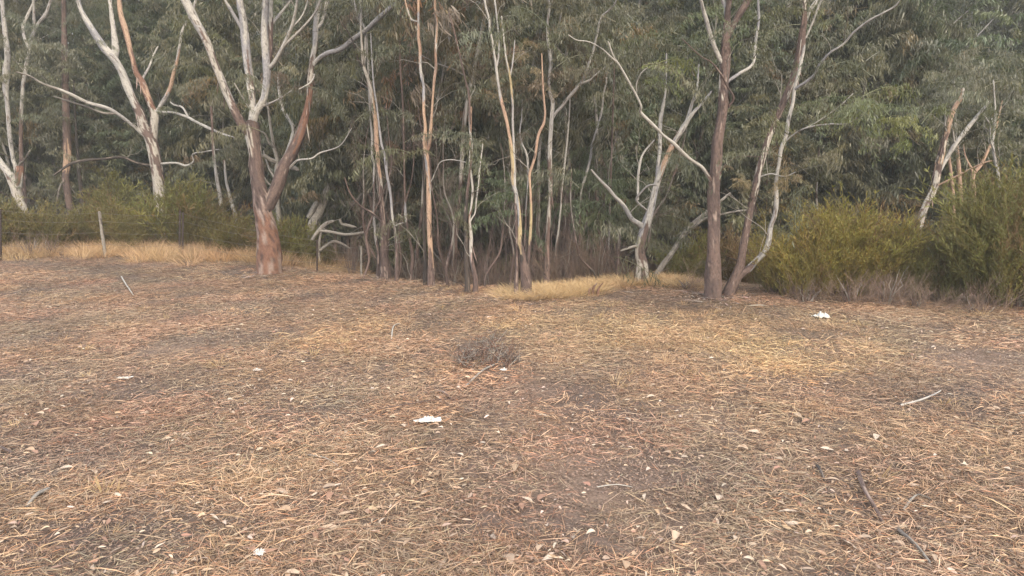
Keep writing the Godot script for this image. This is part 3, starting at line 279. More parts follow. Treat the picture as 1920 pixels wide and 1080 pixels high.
# sticks lying on the ground: label, colour letter, radius, points (x, z), lift of the middle
const STICKS = [
	["forked pale stick poking out of the small twig heap", "d", 0.0102, [[-0.37,-5.4],[-0.25,-5.74],[-0.14,-6.02],[-0.12,-6.44]], 0.03],
	["dark curved stick at lower right, the longest", "b", 0.0141, [[1.92,-3.72],[1.81,-3.42],[1.78,-3.26],[1.74,-3.1]], 0.015],
	["grey stick at the bottom right below the dark curved stick", "d", 0.0104, [[1.78,-3.06],[1.77,-2.9],[1.76,-2.76]], 0.01],
	["short dark stub of wood left of the dark curved stick", "k", 0.0129, [[1.73,-3.8],[1.7,-3.68],[1.68,-3.6]], 0.01],
	["pale bent stick at right among dark litter", "w", 0.0093, [[2.81,-4.92],[2.99,-5],[3.19,-5.14],[3.35,-5.32]], 0.02],
	["thin brown stick near the right edge", "b", 0.0069, [[2.43,-3.64],[2.44,-3.42],[2.45,-3.24]], 0.01],
	["grey weathered stick at lower left", "d", 0.0132, [[-2.43,-3.5],[-2.42,-3.4],[-2.41,-3.3]], 0.02],
	["thin pale bent stem standing out in front of the fence", "w", 0.0137, [[-6.73,-12.04],[-6.05,-10.9],[-5.42,-9.96]], 0.06],
	["thin dark stick left of the bare soil at centre right", "k", 0.0061, [[1.29,-5.34],[1.4,-5.26],[1.52,-5.18]], 0.01],
	["brown stick above the crumpled paper", "b", 0.0101, [[-0.6,-5.32],[-0.52,-5.2],[-0.44,-5.06]], 0.02],
	["long thin brown stalk left of the crumpled paper", "b", 0.0055, [[-0.98,-4.82],[-0.76,-4.86],[-0.54,-5.02],[-0.44,-5.1]], 0.02],
	["pale straw stalk crossing left of the bare soil", "w", 0.0030, [[-1.24,-4.02],[-1.08,-3.9],[-0.94,-3.76]], 0.02],
	["pale thin stalk at centre bottom", "w", 0.0040, [[0.45,-3.54],[0.55,-3.52],[0.64,-3.54]], 0.02],
	["thin grey twig at centre below the bare soil", "d", 0.0035, [[0.98,-3.06],[1.04,-3.04],[1.09,-3]], 0.01],
	["pale twig left of the twig heap", "w", 0.0080, [[-1.24,-7.08],[-1.3,-7.6],[-1.28,-7.96]], 0.04],
	["reddish twig right of the twig heap", "r", 0.0064, [[1.52,-5.6],[1.59,-5.78],[1.66,-5.94]], 0.03],
	["brown stick in the dark litter at the left edge", "b", 0.0109, [[-3.13,-4.12],[-3.03,-4.04],[-2.95,-4]], 0.01],
	["pale root like twig at the right of the dark curved stick", "d", 0.0062, [[1.92,-3.26],[2.02,-3.36],[2.08,-3.4],[2.13,-3.38]], 0.02],
]
# white scraps: label, x, z, length, width, height
const SCRAPS = [
	["crumpled white paper lying in the straw left of the bare soil", -0.56, -4.54, 0.17, 0.07, 0.022],
	["white plastic bag on the ground at right before the shrubs", 3.73, -8.34, 0.19, 0.12, 0.05],
	["small torn white scrap at bottom left", -1.09, -2.84, 0.05, 0.04, 0.018],
	["flat white scrap at left, far from the others", -3.2, -5.64, 0.11, 0.06, 0.012],
	["small white scrap left of the twig heap", -2.2, -5.9, 0.07, 0.04, 0.015],
	["tiny white scrap under the twig heap", -0.07, -5.82, 0.05, 0.04, 0.015],
]
# patches of the clearing: x, z, radius across, radius along, bare soil, golden straw, dark litter
const ZONES = [
	[0.25,-3.88,0.38,1.08,0.75,0,0],
	[1.13,-2.84,0.28,0.28,0.95,0,0],
	[-3.26,-6.72,0.31,0.38,1,0,0],
	[4.36,-6.02,0.5,1.06,0.8,0,0],
	[1.32,-4.78,0.25,0.44,0.8,0,0],
	[0.04,-5.22,0.28,0.62,0.6,0,0.1],
	[0.59,-3.34,0.28,0.32,0.5,0,0],
	[1.95,-7.9,1.32,1.44,0,1,0],
	[2.36,-6.2,0.89,0.74,0,0.9,0],
	[1.08,-8.74,0.79,1.04,0,0.8,0],
	[2.64,-4.22,0.54,0.62,0,0.7,0],
	[-1.75,-7.08,0.86,1.14,0,0.45,0],
	[-1.52,-3.52,0.29,0.36,0,0.6,0],
	[-0.79,-3.8,0.4,0.52,0,0.35,0],
	[3.29,-7.9,0.84,1.02,0,0.6,0],
	[-0.06,-7.6,0.86,0.96,0,0.5,0],
	[3.19,-5.3,0.52,0.54,0,0,1],
	[-2.88,-4.04,0.46,0.58,0,0,0.9],
	[2.04,-3.76,0.31,0.28,0,0,0.8],
	[-1.98,-3.02,0.39,0.26,0,0,0.7],
	[1.94,-9.34,0.78,0.82,0,0,0.9],
	[2.59,-9.12,0.83,0.8,0,0,0.6],
	[-8.41,-13.62,2.47,1.36,0,0,0.6],
	[-5.45,-10.8,1.64,0.72,0,0,0.4],
	[-0.39,-3.02,0.34,0.25,0,0,0.35],
	[0.35,-3.06,0.19,0.25,0,0,0.6],
	[-1.19,-8.56,0.39,0.44,0,0,0.7],
]

const EDGE = [[-8.0, 15.5], [-5.0, 13.3], [-2.0, 11.2], [-1.0, 10.6], [0.0, 10.1], [1.0, 10.5], [2.0, 11.6], [3.0, 11.2], [4.5, 10.0], [6.0, 9.4], [8.0, 8.6]]
const DROP = [[-7.0, 0.0], [-4.0, 0.35], [-2.0, 0.9], [0.0, 1.1], [1.2, 1.0], [2.2, 0.7], [4.0, 0.7], [8.0, 0.4]]
# bark colours (linear): main, second, streak; share of second, share of streak
const BARK = {
	"w": [Color(.55, .515, .465), Color(.40, .375, .36), Color(.16, .12, .095), .10, .52],
	"g": [Color(.36, .345, .355), Color(.50, .47, .43), Color(.20, .175, .17), .12, .55],
	"b": [Color(.185, .125, .105), Color(.125, .085, .075), Color(.33, .25, .21), .0, .50],
	"n": [Color(.185, .125, .105), Color(.62, .56, .48), Color(.10, .07, .06), .12, .42],
	"m": [Color(.52, .47, .41), Color(.17, .115, .095), Color(.09, .065, .055), .08, .38],
	"s": [Color(.54, .365, .255), Color(.47, .315, .23), Color(.30, .18, .13), .05, .50],
	"z": [Color(.58, .40, .27), Color(.13, .085, .07), Color(.62, .55, .45), .0, .40],
	"y": [Color(.50, .395, .225), Color(.44, .345, .215), Color(.25, .18, .11), .10, .50],
	"d": [Color(.35, .315, .275), Color(.23, .20, .175), Color(.12, .10, .085), .05, .40],
	"r": [Color(.24, .125, .085), Color(.33, .24, .20), Color(.10, .06, .05), .18, .40],
	"k": [Color(.085, .065, .055), Color(.055, .042, .036), Color(.20, .155, .125), .05, .48],
	"p": [Color(.30, .215, .185), Color(.40, .315, .275), Color(.17, .115, .095), .10, .42],
}
# leaf tones (linear)
const TONE = {
	"g": Color(.150, .149, .104), "o": Color(.150, .143, .084), "b": Color(.185, .140, .105), "l": Color(.155, .172, .088), "f": Color(.125, .148, .086),
	"y": Color(.205, .215, .085), "p": Color(.290, .235, .150), "h": Color(.140, .138, .106),
}
const NEEDLE = {"k": Color(.155, .135, .042), "v": Color(.175, .170, .055), "y": Color(.265, .230, .062), "b": Color(.20, .14, .07)}

var rng := RandomNumberGenerator.new()
var n_bark := FastNoiseLite.new()
var n_soil := FastNoiseLite.new()
var mats := {}
var names := {}
var boughs := []
var sprigs := []
var deads := []

func numbered(called: String) -> String:
	names[called] = names.get(called, -1) + 1
	return called if names[called] == 0 else "%s_%03d" % [called, names[called]]

func tag(o: Node, label: String, category: String, group := "", kind := "") -> Node:
	o.set_meta("label", label)
	o.set_meta("category", category)
	if group: o.set_meta("group", group)
	if kind: o.set_meta("kind", kind)
	return o

func thing(called: String, at: Vector3, label: String, category: String, group := "") -> Node3D:
	var o := Node3D.new()
	o.name = numbered(called)
	add_child(o)
	o.position = at
	tag(o, label, category, group)
	return o

func part(called: String, mesh: Mesh, m: Material, parent: Node, at := Vector3.ZERO) -> MeshInstance3D:
	var o := MeshInstance3D.new()
	o.name = called
	o.mesh = mesh
	o.material_override = m
	parent.add_child(o, true)
	o.position = at
	return o

func many(called: String, mesh: Mesh, m: Material, parent: Node, xf: Array, cols: Array) -> MultiMeshInstance3D:
	var mm := MultiMesh.new()
	mm.transform_format = MultiMesh.TRANSFORM_3D
	mm.use_colors = true
	mm.mesh = mesh
	mm.instance_count = xf.size()
	for i in xf.size():
		mm.set_instance_transform(i, xf[i])
		mm.set_instance_color(i, cols[i])
	var o := MultiMeshInstance3D.new()
	o.name = called
	o.multimesh = mm
	o.material_override = m
	o.set_meta("kind", "stuff")
	parent.add_child(o, true)
	return o

func along(x: float, t: Array) -> float:
	if x <= t[0][0]: return t[0][1]
	for i in range(1, t.size()):
		if x <= t[i][0]:
			return lerpf(t[i - 1][1], t[i][1], (x - t[i - 1][0]) / (t[i][0] - t[i - 1][0]))
	return t[-1][1]

func ground_y(x: float, z: float) -> float:
	var d := -z
	var e := along(x, EDGE)
	var y: float = -along(x, DROP) * smoothstep(e, e + 4.0, d) + .17 * maxf(0.0, d - 24.0)
	return y + .022 * n_soil.get_noise_2d(x * 1.1, z * 1.1)

func vary(c: Color, a: float) -> Color:
	var k := 1.0 + rng.randf_range(-a, a)
	return Color(c.r * k * (1.0 + rng.randf_range(-.08, .08)), c.g * k, c.b * k * (1.0 + rng.randf_range(-.1, .1)))

# ---------------------------------------------------------------- meshes
class Build:
	var v := PackedVector3Array()
	var n := PackedVector3Array()
	var c := PackedColorArray()
	var uv := PackedVector2Array()
	var ix := PackedInt32Array()
	func mesh() -> ArrayMesh:
		var a := []
		a.resize(Mesh.ARRAY_MAX)
		a[Mesh.ARRAY_VERTEX] = v
		a[Mesh.ARRAY_NORMAL] = n
		a[Mesh.ARRAY_COLOR] = c
		a[Mesh.ARRAY_TEX_UV] = uv
		a[Mesh.ARRAY_INDEX] = ix
		var m := ArrayMesh.new()
		m.add_surface_from_arrays(Mesh.PRIMITIVE_TRIANGLES, a)
		return m
	# a curved lance shaped blade of four triangles
	func blade(p: Vector3, dir: Vector3, side: Vector3, long: float, wide: float, bend: Vector3, col: Color) -> void:
		var k := v.size()
		var nn := side.cross(dir).normalized()
		var a := p + dir * long * .35 + bend * long * .12
		var b := p + dir * long * .7 + bend * long * .45
		var t := p + dir * long + bend * long
		for q in [p, a - side * wide * .5, a + side * wide * .5, b - side * wide * .38, b + side * wide * .38, t]:
			v.append(q); n.append(nn); c.append(col); uv.append(Vector2(0, 0))
		ix.append_array(PackedInt32Array([k, k + 1, k + 2, k + 1, k + 3, k + 2, k + 2, k + 3, k + 4, k + 3, k + 5, k + 4]))
	# a thin three sided twig
	func twig(p: Vector3, q: Vector3, r0: float, r1: float, col: Color) -> void:
		var d := (q - p).normalized()
		var s := d.cross(Vector3.UP if absf(d.y) < .9 else Vector3.RIGHT).normalized()
		var u := s.cross(d)
		var k := v.size()
		for i in 3:
			var o := s * cos(i * TAU / 3) + u * sin(i * TAU / 3)
			v.append(p + o * r0); n.append(o); c.append(col); uv.append(Vector2(i / 3.0, 0))
			v.append(q + o * r1); n.append(o); c.append(col); uv.append(Vector2(i / 3.0, 1))
		for i in 3:
			var a := k + 2 * i
			var b := k + 2 * ((i + 1) % 3)
			ix.append_array(PackedInt32Array([a, b, a + 1, b, b + 1, a + 1]))

func bark_colour(style: Array, q: Vector3, s: float, jig: float) -> Color:
	var a := n_bark.get_noise_3d(q.x * 5.0 + jig, s * .9, q.z * 5.0)
	var b := n_bark.get_noise_3d(q.x * 22.0 + 40.0, s * 2.6 + jig, q.z * 22.0)
	var c: Color = style[0]
	if a + b * .25 > style[3]: c = style[1]
	if b + a * .3 > style[4]: c = style[2]
	var f := n_bark.get_noise_3d(q.x * 60.0, s * 5.0 + jig, q.z * 60.0)
	var k := (1.0 + .16 * b + .12 * a) * (1.0 - .9 * maxf(0.0, f - .05) + .15 * f)
	if n_bark.get_noise_3d(q.x * 16.0 + 7.0, s * 5.5 + jig, q.z * 16.0) > .56: k *= .35
	return Color(c.r * k, c.g * k, c.b * k)

# a stem through control points (x, y, z, radius), with the bark letter of each point; the border between two barks is ragged
func stem(num: Array, letters: String, sides := 0, fine := 1.0) -> ArrayMesh:
	var P := PackedVector3Array()
	var R := PackedFloat32Array()
	for i in range(0, num.size(), 4):
		P.append(Vector3(num[i], num[i + 1], num[i + 2]))
		R.append(num[i + 3])
	var m := Build.new()
	var big := 0.0
	for r in R: big = maxf(big, r)
	if sides == 0: sides = 30 if big > .09 else (20 if big > .045 else (11 if big > .02 else 6))
	var jig := rng.randf() * 100.0
	var last := P.size() - 1
	var pts := PackedVector3Array()
	var rad := PackedFloat32Array()
	var tt := PackedFloat32Array()
	for i in last:
		var p0 := P[maxi(i - 1, 0)]
		var p3 := P[mini(i + 2, last)]
		var long := P[i].distance_to(P[i + 1])
		var k := maxi(2, int(ceil(long / maxf(.03, big * .3) * fine)))
		for j in k:
			var t := float(j) / k
			pts.append(P[i].cubic_interpolate(P[i + 1], p0, p3, t))
			rad.append(lerpf(R[i], R[i + 1], t))
			tt.append(i + t)
	pts.append(P[last]); rad.append(R[last] * .7); tt.append(last)
	var dir := (pts[1] - pts[0]).normalized()
	var u := dir.cross(Vector3.FORWARD if absf(dir.z) < .9 else Vector3.UP).normalized()
	var s := 0.0
	var rings := pts.size()
	for i in rings:
		dir = (pts[mini(i + 1, rings - 1)] - pts[maxi(i - 1, 0)]).normalized()
		u = (u - dir * u.dot(dir)).normalized()
		var w := dir.cross(u)
		if i: s += pts[i].distance_to(pts[i - 1])
		for j in sides + 1:
			var a := TAU * (j % sides) / sides
			var o := u * cos(a) + w * sin(a)
			var q := Vector3(cos(a), 0, sin(a)) * maxf(rad[i], .02)
			var lump := n_bark.get_noise_3d(q.x * 9.0, s * 1.6 + jig, q.z * 9.0)
			var at := clampi(int(tt[i] + .55 * n_bark.get_noise_3d(q.x * 12.0 + jig, s * .7, q.z * 12.0) / maxf(.25, P[mini(int(tt[i]), last - 1)].distance_to(P[mini(int(tt[i]), last - 1) + 1]))), 0, letters.length() - 1)
			var st: Array = BARK[letters[at]]
			m.v.append(pts[i] + o * rad[i] * (1.0 + .2 * lump))
			m.n.append(o)
			m.c.append(bark_colour(st, q, s, jig))
			m.uv.append(Vector2(float(j) / sides * maxf(1.0, round(TAU * rad[i] / .3)), s / .5))
	for i in rings - 1:
		for j in sides:
			var a := i * (sides + 1) + j
			var b := a + sides + 1
			m.ix.append_array(PackedInt32Array([a, b, a + 1, a + 1, b, b + 1]))
	# close the end
	var e := m.v.size()
	m.v.append(pts[-1] + dir * rad[-1] * .5); m.n.append(dir); m.c.append(m.c[-2]); m.uv.append(Vector2.ZERO)
	for j in sides: m.ix.append_array(PackedInt32Array([e - sides - 1 + j, e, e - sides + j]))
	return m.mesh()

# a leafy spray: a drooping twig with side twigs and hanging lance shaped leaves, about a metre long, leaning to +x
func make_bough(leaves: int, long: float, wide: float, droop: float) -> ArrayMesh:
	var m := Build.new()
	var wood := Color(1.5, 1.05, .95)
	var p := Vector3.ZERO
	var d := Vector3(1, .45, 0).normalized()
	var ends := []
	for i in 6:
		var q := p + d * .15
		m.twig(p, q, .0085 - i * .0009, .0076 - i * .0009, wood)
		ends.append(q)
		for s in 2:
			var sd := (d + Vector3(rng.randf_range(-.4, .6), rng.randf_range(-.5, .5), rng.randf_range(-1, 1))).normalized()
			var a := q
			for k in 3:
				var b := a + sd * rng.randf_range(.07, .13)
				m.twig(a, b, .003, .002, wood)
				ends.append(b)
				a = b
				sd = (sd + Vector3(rng.randf_range(-.3, .3), -.35 * droop + rng.randf_range(-.2, .2), rng.randf_range(-.3, .3))).normalized()
		p = q
		d = (d + Vector3(rng.randf_range(-.1, .1), -.22 * droop, rng.randf_range(-.2, .2))).normalized()
	for i in leaves:
		var q: Vector3 = ends[rng.randi() % ends.size()] + Vector3(rng.randf_range(-.05, .05), rng.randf_range(-.04, .04), rng.randf_range(-.05, .05))
		var hang := (Vector3(rng.randf_range(-1, 1), -2.1 * droop + rng.randf_range(-.4, .8), rng.randf_range(-1, 1))).normalized()
		var side := hang.cross(Vector3(rng.randf_range(-1, 1), rng.randf_range(-.3, .3), rng.randf_range(-1, 1))).normalized()
		var k := rng.randf_range(.42, 1.8)
		var col := Color(k, k, k * .95)
		var kind := rng.randf()
		if kind < .05: col = Color(k * 2.0, k * 1.35, k * .9)
		elif kind < .2: col = Color(k * 1.5, k * 1.45, k * 1.55)
		m.blade(q, hang, side, long * rng.randf_range(.6, 1.25), wide * rng.randf_range(.7, 1.2), side * rng.randf_range(-.25, .25) + Vector3(0, -.12, 0), col)
	return m.mesh()

# an upright wand with short needles, as a broom like shrub has, about 0.7 m long along +y
func make_sprig(needles: int, wood: Color, big := 1.0) -> ArrayMesh:
	var m := Build.new()
	var p := Vector3.ZERO
	var d := Vector3(.1, 1, 0).normalized()
	var segs := []
	for i in 7:
		var q := p + d * .11
		m.twig(p, q, .0035 - i * .0003, .0032 - i * .0003, wood)
		segs.append([p, q])
		for s in (4 if needles else 3):
			var sd := (d * 1.1 + Vector3(rng.randf_range(-1, 1), rng.randf_range(-.2, .5), rng.randf_range(-1, 1))).normalized()
			var a := p.lerp(q, rng.randf())
			for k in 3:
				var b := a + sd * rng.randf_range(.05, .10)
				m.twig(a, b, .0016, .0011, wood)
				segs.append([a, b])
				a = b
				sd = (sd + Vector3(rng.randf_range(-.35, .35), .1, rng.randf_range(-.35, .35))).normalized()
		p = q
		d = (d + Vector3(rng.randf_range(-.05, .22), -.02, rng.randf_range(-.16, .16))).normalized()
	for i in needles:
		var g: Array = segs[rng.randi() % segs.size()]
		var q: Vector3 = (g[0] as Vector3).lerp(g[1], rng.randf())
		var ax: Vector3 = ((g[1] as Vector3) - (g[0] as Vector3)).normalized()
		var dir := (ax + Vector3(rng.randf_range(-1, 1), rng.randf_range(-.3, .9), rng.randf_range(-1, 1)) * .8).normalized()
		var side := dir.cross(Vector3(rng.randf_range(-1, 1), .3, rng.randf_range(-1, 1))).normalized()
		var k := rng.randf_range(.6, 1.45)
		var col := Color(k, k, k)
		if rng.randf() < .12: col = Color(k * 1.3, k * .85, k * .8)
		m.blade(q, dir, side, rng.randf_range(.03, .06) * big, rng.randf_range(.005, .008) * big, side * .1, col)
	return m.mesh()

func spray_basis(tilt: float, k: float) -> Basis:
	return Basis(Vector3.UP, rng.randf() * TAU) * Basis(Vector3.BACK, rng.randf_range(-tilt, tilt)) * Basis(Vector3.RIGHT, rng.randf_range(-.5, .5)) * Basis.from_scale(Vector3.ONE * k)

# ---------------------------------------------------------------- trees
func crown(o: Node3D, xf: Array, cols: Array, which: int) -> void:
	if xf.size(): many("crown", boughs[which], mats.leaf, o, xf, cols)

func traced_tree(t: Array) -> void:
	var first: Array = t[2][0][1]
	var base := Vector3(first[0], first[1], first[2])
	var cat: String = {"gum_tree": "tree", "dead_tree": "dead tree", "fallen_tree": "fallen tree", "fallen_branch": "branch", "tree_stump": "stump"}[t[0]]
	var o := thing(t[0], base, t[1], cat, "gum trees along the edge of the clearing" if t[0] == "gum_tree" else "")
	var xf := []
	var cols := []
	var tw := Build.new()
	var peel := Build.new()
	var bare: bool = t[0] != "gum_tree"
	for s in t[2]:
		var num := []
		var barks := ""
		for i in range(0, s[1].size(), 5):
			num.append_array([s[1][i] - base.x, s[1][i + 1] - base.y, s[1][i + 2] - base.z, s[1][i + 3]])
			barks += BARK.keys()[s[1][i + 4]]
		part(s[0], stem(num, barks), mats.bark, o)
		var n: int = num.size() / 4
		var end := Vector3(num[4 * n - 4], num[4 * n - 3], num[4 * n - 2])
		var tone: Color = TONE["g"].lerp(TONE["o"], rng.randf() * .7)
		# leaves at the end of each stem
		if not bare:
			var out := end.y + base.y > 6.2 + (-base.z - 18.0) * .2
			var cnt := 16 if out else 2
			if s[0] == "trunk" and out: cnt = 26
			for i in cnt:
				var sp := .9 if out else .3
				xf.append(Transform3D(spray_basis(.5, rng.randf_range(.6, 1.0)), end + Vector3(rng.randfn(0, sp), rng.randfn(.1, sp * .7), rng.randfn(0, sp))))
				cols.append(vary(tone, .2))
		# strips of peeling bark
		for i in range(1, n):
			var r: float = num[4 * i + 3]
			if r < .025 or not barks[i] in "mnzr": continue
			var a := Vector3(num[4 * i - 4], num[4 * i - 3], num[4 * i - 2])
			var b := Vector3(num[4 * i], num[4 * i + 1], num[4 * i + 2])
			for k in int(a.distance_to(b) * 9.0) + 1:
				var g := rng.randf() * TAU
				var o2 := Vector3(cos(g), 0, sin(g))
				var bc: Color = BARK[["b", "d", "k", "p"][rng.randi() % 4]][0]
				peel.blade(a.lerp(b, rng.randf()) + o2 * r * .98, Vector3(o2.x * .12, -1, o2.z * .12).normalized(), Vector3(-o2.z, 0, o2.x), rng.randf_range(.08, .4), rng.randf_range(.012, .03), o2 * rng.randf_range(0, .25), bc)
		# fine bare twigs along the thinner half
		for i in range(1, n):
			var r: float = num[4 * i + 3]
			if r > .055: continue
			var a := Vector3(num[4 * i - 4], num[4 * i - 3], num[4 * i - 2])
			var b := Vector3(num[4 * i], num[4 * i + 1], num[4 * i + 2])
			for k in int(a.distance_to(b) * 1.5 + rng.randf()):
				var p := a.lerp(b, rng.randf())
				var d := ((b - a).normalized() * .6 + Vector3(rng.randf_range(-1, 1), rng.randf_range(-.2, 1), rng.randf_range(-1, 1))).normalized()
				var bc: Color = BARK["d" if rng.randf() < .6 else "k"][0]
				var tr := minf(r * .4, .009)
				for q in 5:
					var e := p + d * rng.randf_range(.08, .2)
					tw.twig(p, e, tr, tr * .75, bc)
					if rng.randf() < .5:
						var sd := (d + Vector3(rng.randf_range(-1, 1), rng.randf_range(-.6, .8), rng.randf_range(-1, 1))).normalized()
						tw.twig(e, e + sd * rng.randf_range(.1, .3), tr * .6, tr * .3, bc)
					p = e
					tr *= .75
					d = (d + Vector3(rng.randf_range(-.5, .5), rng.randf_range(-.5, .4), rng.randf_range(-.5, .5))).normalized()
				if not bare and rng.randf() < .09:
					xf.append(Transform3D(spray_basis(.4, rng.randf_range(.4, .7)), p))
					cols.append(vary(tone, .25))
	if tw.v.size(): part("twigs", tw.mesh(), mats.bark, o).set_meta("kind", "stuff")
	if peel.v.size(): part("bark_strips", peel.mesh(), mats.straw, o).set_meta("kind", "stuff")
	for g in t[3]:
		for i in g[5]:
			var dry: bool = g[6] == "p"
			var p := Vector3(rng.randfn(0, .5) * g[3], rng.randfn(0, .5) * g[4], rng.randfn(0, .5) * g[3]) + Vector3(g[0], g[1], g[2]) - base
			xf.append(Transform3D(spray_basis(.4, rng.randf_range(.35, .6) if dry else rng.randf_range(.5, .95)), p))
			cols.append(vary(TONE[g[6]], .22))
	crown(o, xf, cols, 3 + rng.randi() % 2)

# kinds of the trees in the wood behind: tall, leaning, young, bushy
func wood_tree(kind: int) -> Node3D:
	var o := thing("gum_tree", Vector3.ZERO, "", "tree")
	var high: float = [13.0, 11.0, 6.0, 8.5, 15.0, 4.2, 8.5][kind]
	var r0: float = [.15, .12, .045, .09, .17, .03, .042][kind]
	var from: float = [.22, .18, .14, .13, .30, .12, .35][kind]
	var limbs: int = [17, 15, 13, 17, 17, 9, 9][kind]
	var per: int = [17, 17, 12, 17, 18, 12, 7][kind]
	var wide: float = [2.3, 2.2, 1.1, 2.0, 2.4, .8, 1.0][kind]
	var spine := []
	var p := Vector3.ZERO
	var lean := Vector3(rng.randf_range(-.1, .1), 0, rng.randf_range(-.1, .1))
	var n := 9
	for i in n + 1:
		var t := float(i) / n
		spine.append_array([p.x, p.y - (.1 if i == 0 else 0.0), p.z, maxf(.008, r0 * (1.0 - .85 * t) * (1.25 if i == 0 else 1.0))])
		p += Vector3(0, high / n, 0) + (lean + Vector3(rng.randf_range(-.14, .14), 0, rng.randf_range(-.14, .14))) * high / n
	part("trunk", stem(spine, ["bmwgwwgwww", "bbmwwgwwgg", "bbgwwbbggg", "bbbbmgwwgg", "bmwwwwgwww", "bbbbbbbbbb", "bbmwwgwwgg"][kind], 8, .25), mats.bark, o)
	var xf := []
	var cols := []
	for l in limbs:
		var t := lerpf(from, .97, (l + rng.randf()) / limbs)
		var i := int(t * n)
		var f := t * n - i
		var a := Vector3(lerpf(spine[4 * i], spine[4 * i + 4], f), lerpf(spine[4 * i + 1], spine[4 * i + 5], f), lerpf(spine[4 * i + 2], spine[4 * i + 6], f))
		var ang := l * 2.4 + rng.randf_range(-.5, .5)
		var long := wide * (1.15 - .6 * t) * rng.randf_range(.7, 1.25)
		var d := Vector3(cos(ang), rng.randf_range(.35, 1.1), sin(ang)).normalized()
		var num := []
		var q := a
		var r: float = maxf(.012, r0 * (1.0 - .85 * t) * .5)
		for k in 5:
			num.append_array([q.x, q.y, q.z, r * (1.0 - .18 * k)])
			q += d * long / 4
			d = (d + Vector3(rng.randf_range(-.3, .3), rng.randf_range(-.25, .3), rng.randf_range(-.3, .3))).normalized()
		part("limb", stem(num, ["wwwgg", "ggwww", "bbbbb", "bbggg", "wwwww", "bbbbb", "wwwww"][kind], 5, .4), mats.bark, o)
		for k in per:
			var u := pow(rng.randf(), .6)
			var j := mini(int(u * 4), 3)
			var at := Vector3(num[4 * j], num[4 * j + 1], num[4 * j + 2]).lerp(Vector3(num[4 * j + 4], num[4 * j + 5], num[4 * j + 6]), u * 4 - j)
			at += Vector3(rng.randfn(0, .27), rng.randfn(-.05, .3), rng.randfn(0, .27)) * wide
			xf.append(Transform3D(spray_basis(.6, rng.randf_range(.65, 1.25)), at))
			cols.append(vary(Color(1.45, 1.08, .95) if rng.randf() < .09 else Color(1, 1, 1), .38))
	o.set_meta("leaves", [xf, cols])
	return o

func tinted(o: Node3D, tone: Color, which: int) -> void:
	var l: Array = o.get_meta("leaves")
	var cols := []
	for c in l[1]: cols.append(Color(c.r * tone.r, c.g * tone.g, c.b * tone.b))
	crown(o, l[0], cols, which)
	o.remove_meta("leaves")

func _ready() -> void:
	rng.seed = 20417
	# camera, sky, sun, exposure
	var cam := Camera3D.new()
	cam.name = "camera"
	cam.fov = 44.47
	cam.near = .05
	cam.far = 600
	cam.position = Vector3(0, 1.6, 0)
	cam.rotation_degrees = Vector3(-8.44, 0, 0)
	add_child(cam)
	cam.current = true
	var env := Environment.new()
	env.background_mode = Environment.BG_SKY
	var sm := ProceduralSkyMaterial.new()
	sm.sky_top_color = Color(.80, .82, .86)
	sm.sky_horizon_color = Color(.86, .86, .86)
	sm.sky_curve = .3
	sm.ground_bottom_color = Color(.30, .25, .20)
	sm.ground_horizon_color = Color(.55, .52, .48)
	var sky := Sky.new()
	sky.sky_material = sm
	env.sky = sky
	env.tonemap_mode = Environment.TONE_MAPPER_LINEAR
	env.tonemap_exposure = 3.45
	env.sdfgi_enabled = true
	env.ssao_enabled = true
	env.ssil_enabled = true
	env.fog_enabled = true
	env.fog_density = .002
	env.fog_light_color = Color(.80, .82, .82)
	var we := WorldEnvironment.new()
	we.name = "environment"
	we.environment = env
	add_child(we)
	var sun := DirectionalLight3D.new()
	sun.name = "sun"
	sun.light_energy = .5
	sun.light_color = Color(1, .95, .88)
	sun.light_angular_distance = 30
	sun.shadow_enabled = true
	add_child(sun)
	sun.look_at_from_position(Vector3(8, 13, 20), Vector3.ZERO)

	n_bark.seed = 5
	n_bark.frequency = 1.0
	n_bark.fractal_octaves = 2
	n_soil.seed = 11
	n_soil.frequency = 1.0
	n_soil.fractal_octaves = 3
	make_materials()
	boughs = [make_bough(150, .135, .021, 1.0), make_bough(170, .11, .019, .75), make_bough(170, .12, .020, .5), make_bough(190, .10, .014, 1.0), make_bough(200, .085, .013, .9)]
	for i in 3: sprigs.append(make_sprig(210, Color(1.1, .8, .8)))
	for i in 3: sprigs.append(make_sprig(130, Color(1.1, .8, .8), 1.7))
	for i in 2: deads.append(make_sprig(0, Color(1, 1, 1)))

	make_ground()
	make_fence()
	for t in TREES: traced_tree(t)
	make_wood()
	make_shrubs()
	make_grass()
	make_litter()

func noise_image(seed_: int, freq: float, size: int, lo: float, hi: float, oct := 4) -> Image:
	var f := FastNoiseLite.new()
	f.seed = seed_
	f.frequency = freq
	f.fractal_octaves = oct
	var im := f.get_seamless_image(size, size)
	im.convert(Image.FORMAT_L8)
	var d := im.get_data()
	for i in d.size(): d[i] = int(255.0 * lerpf(lo, hi, d[i] / 255.0))
	im = Image.create_from_data(size, size, false, Image.FORMAT_L8, d)
	im.convert(Image.FORMAT_RGB8)
	return im

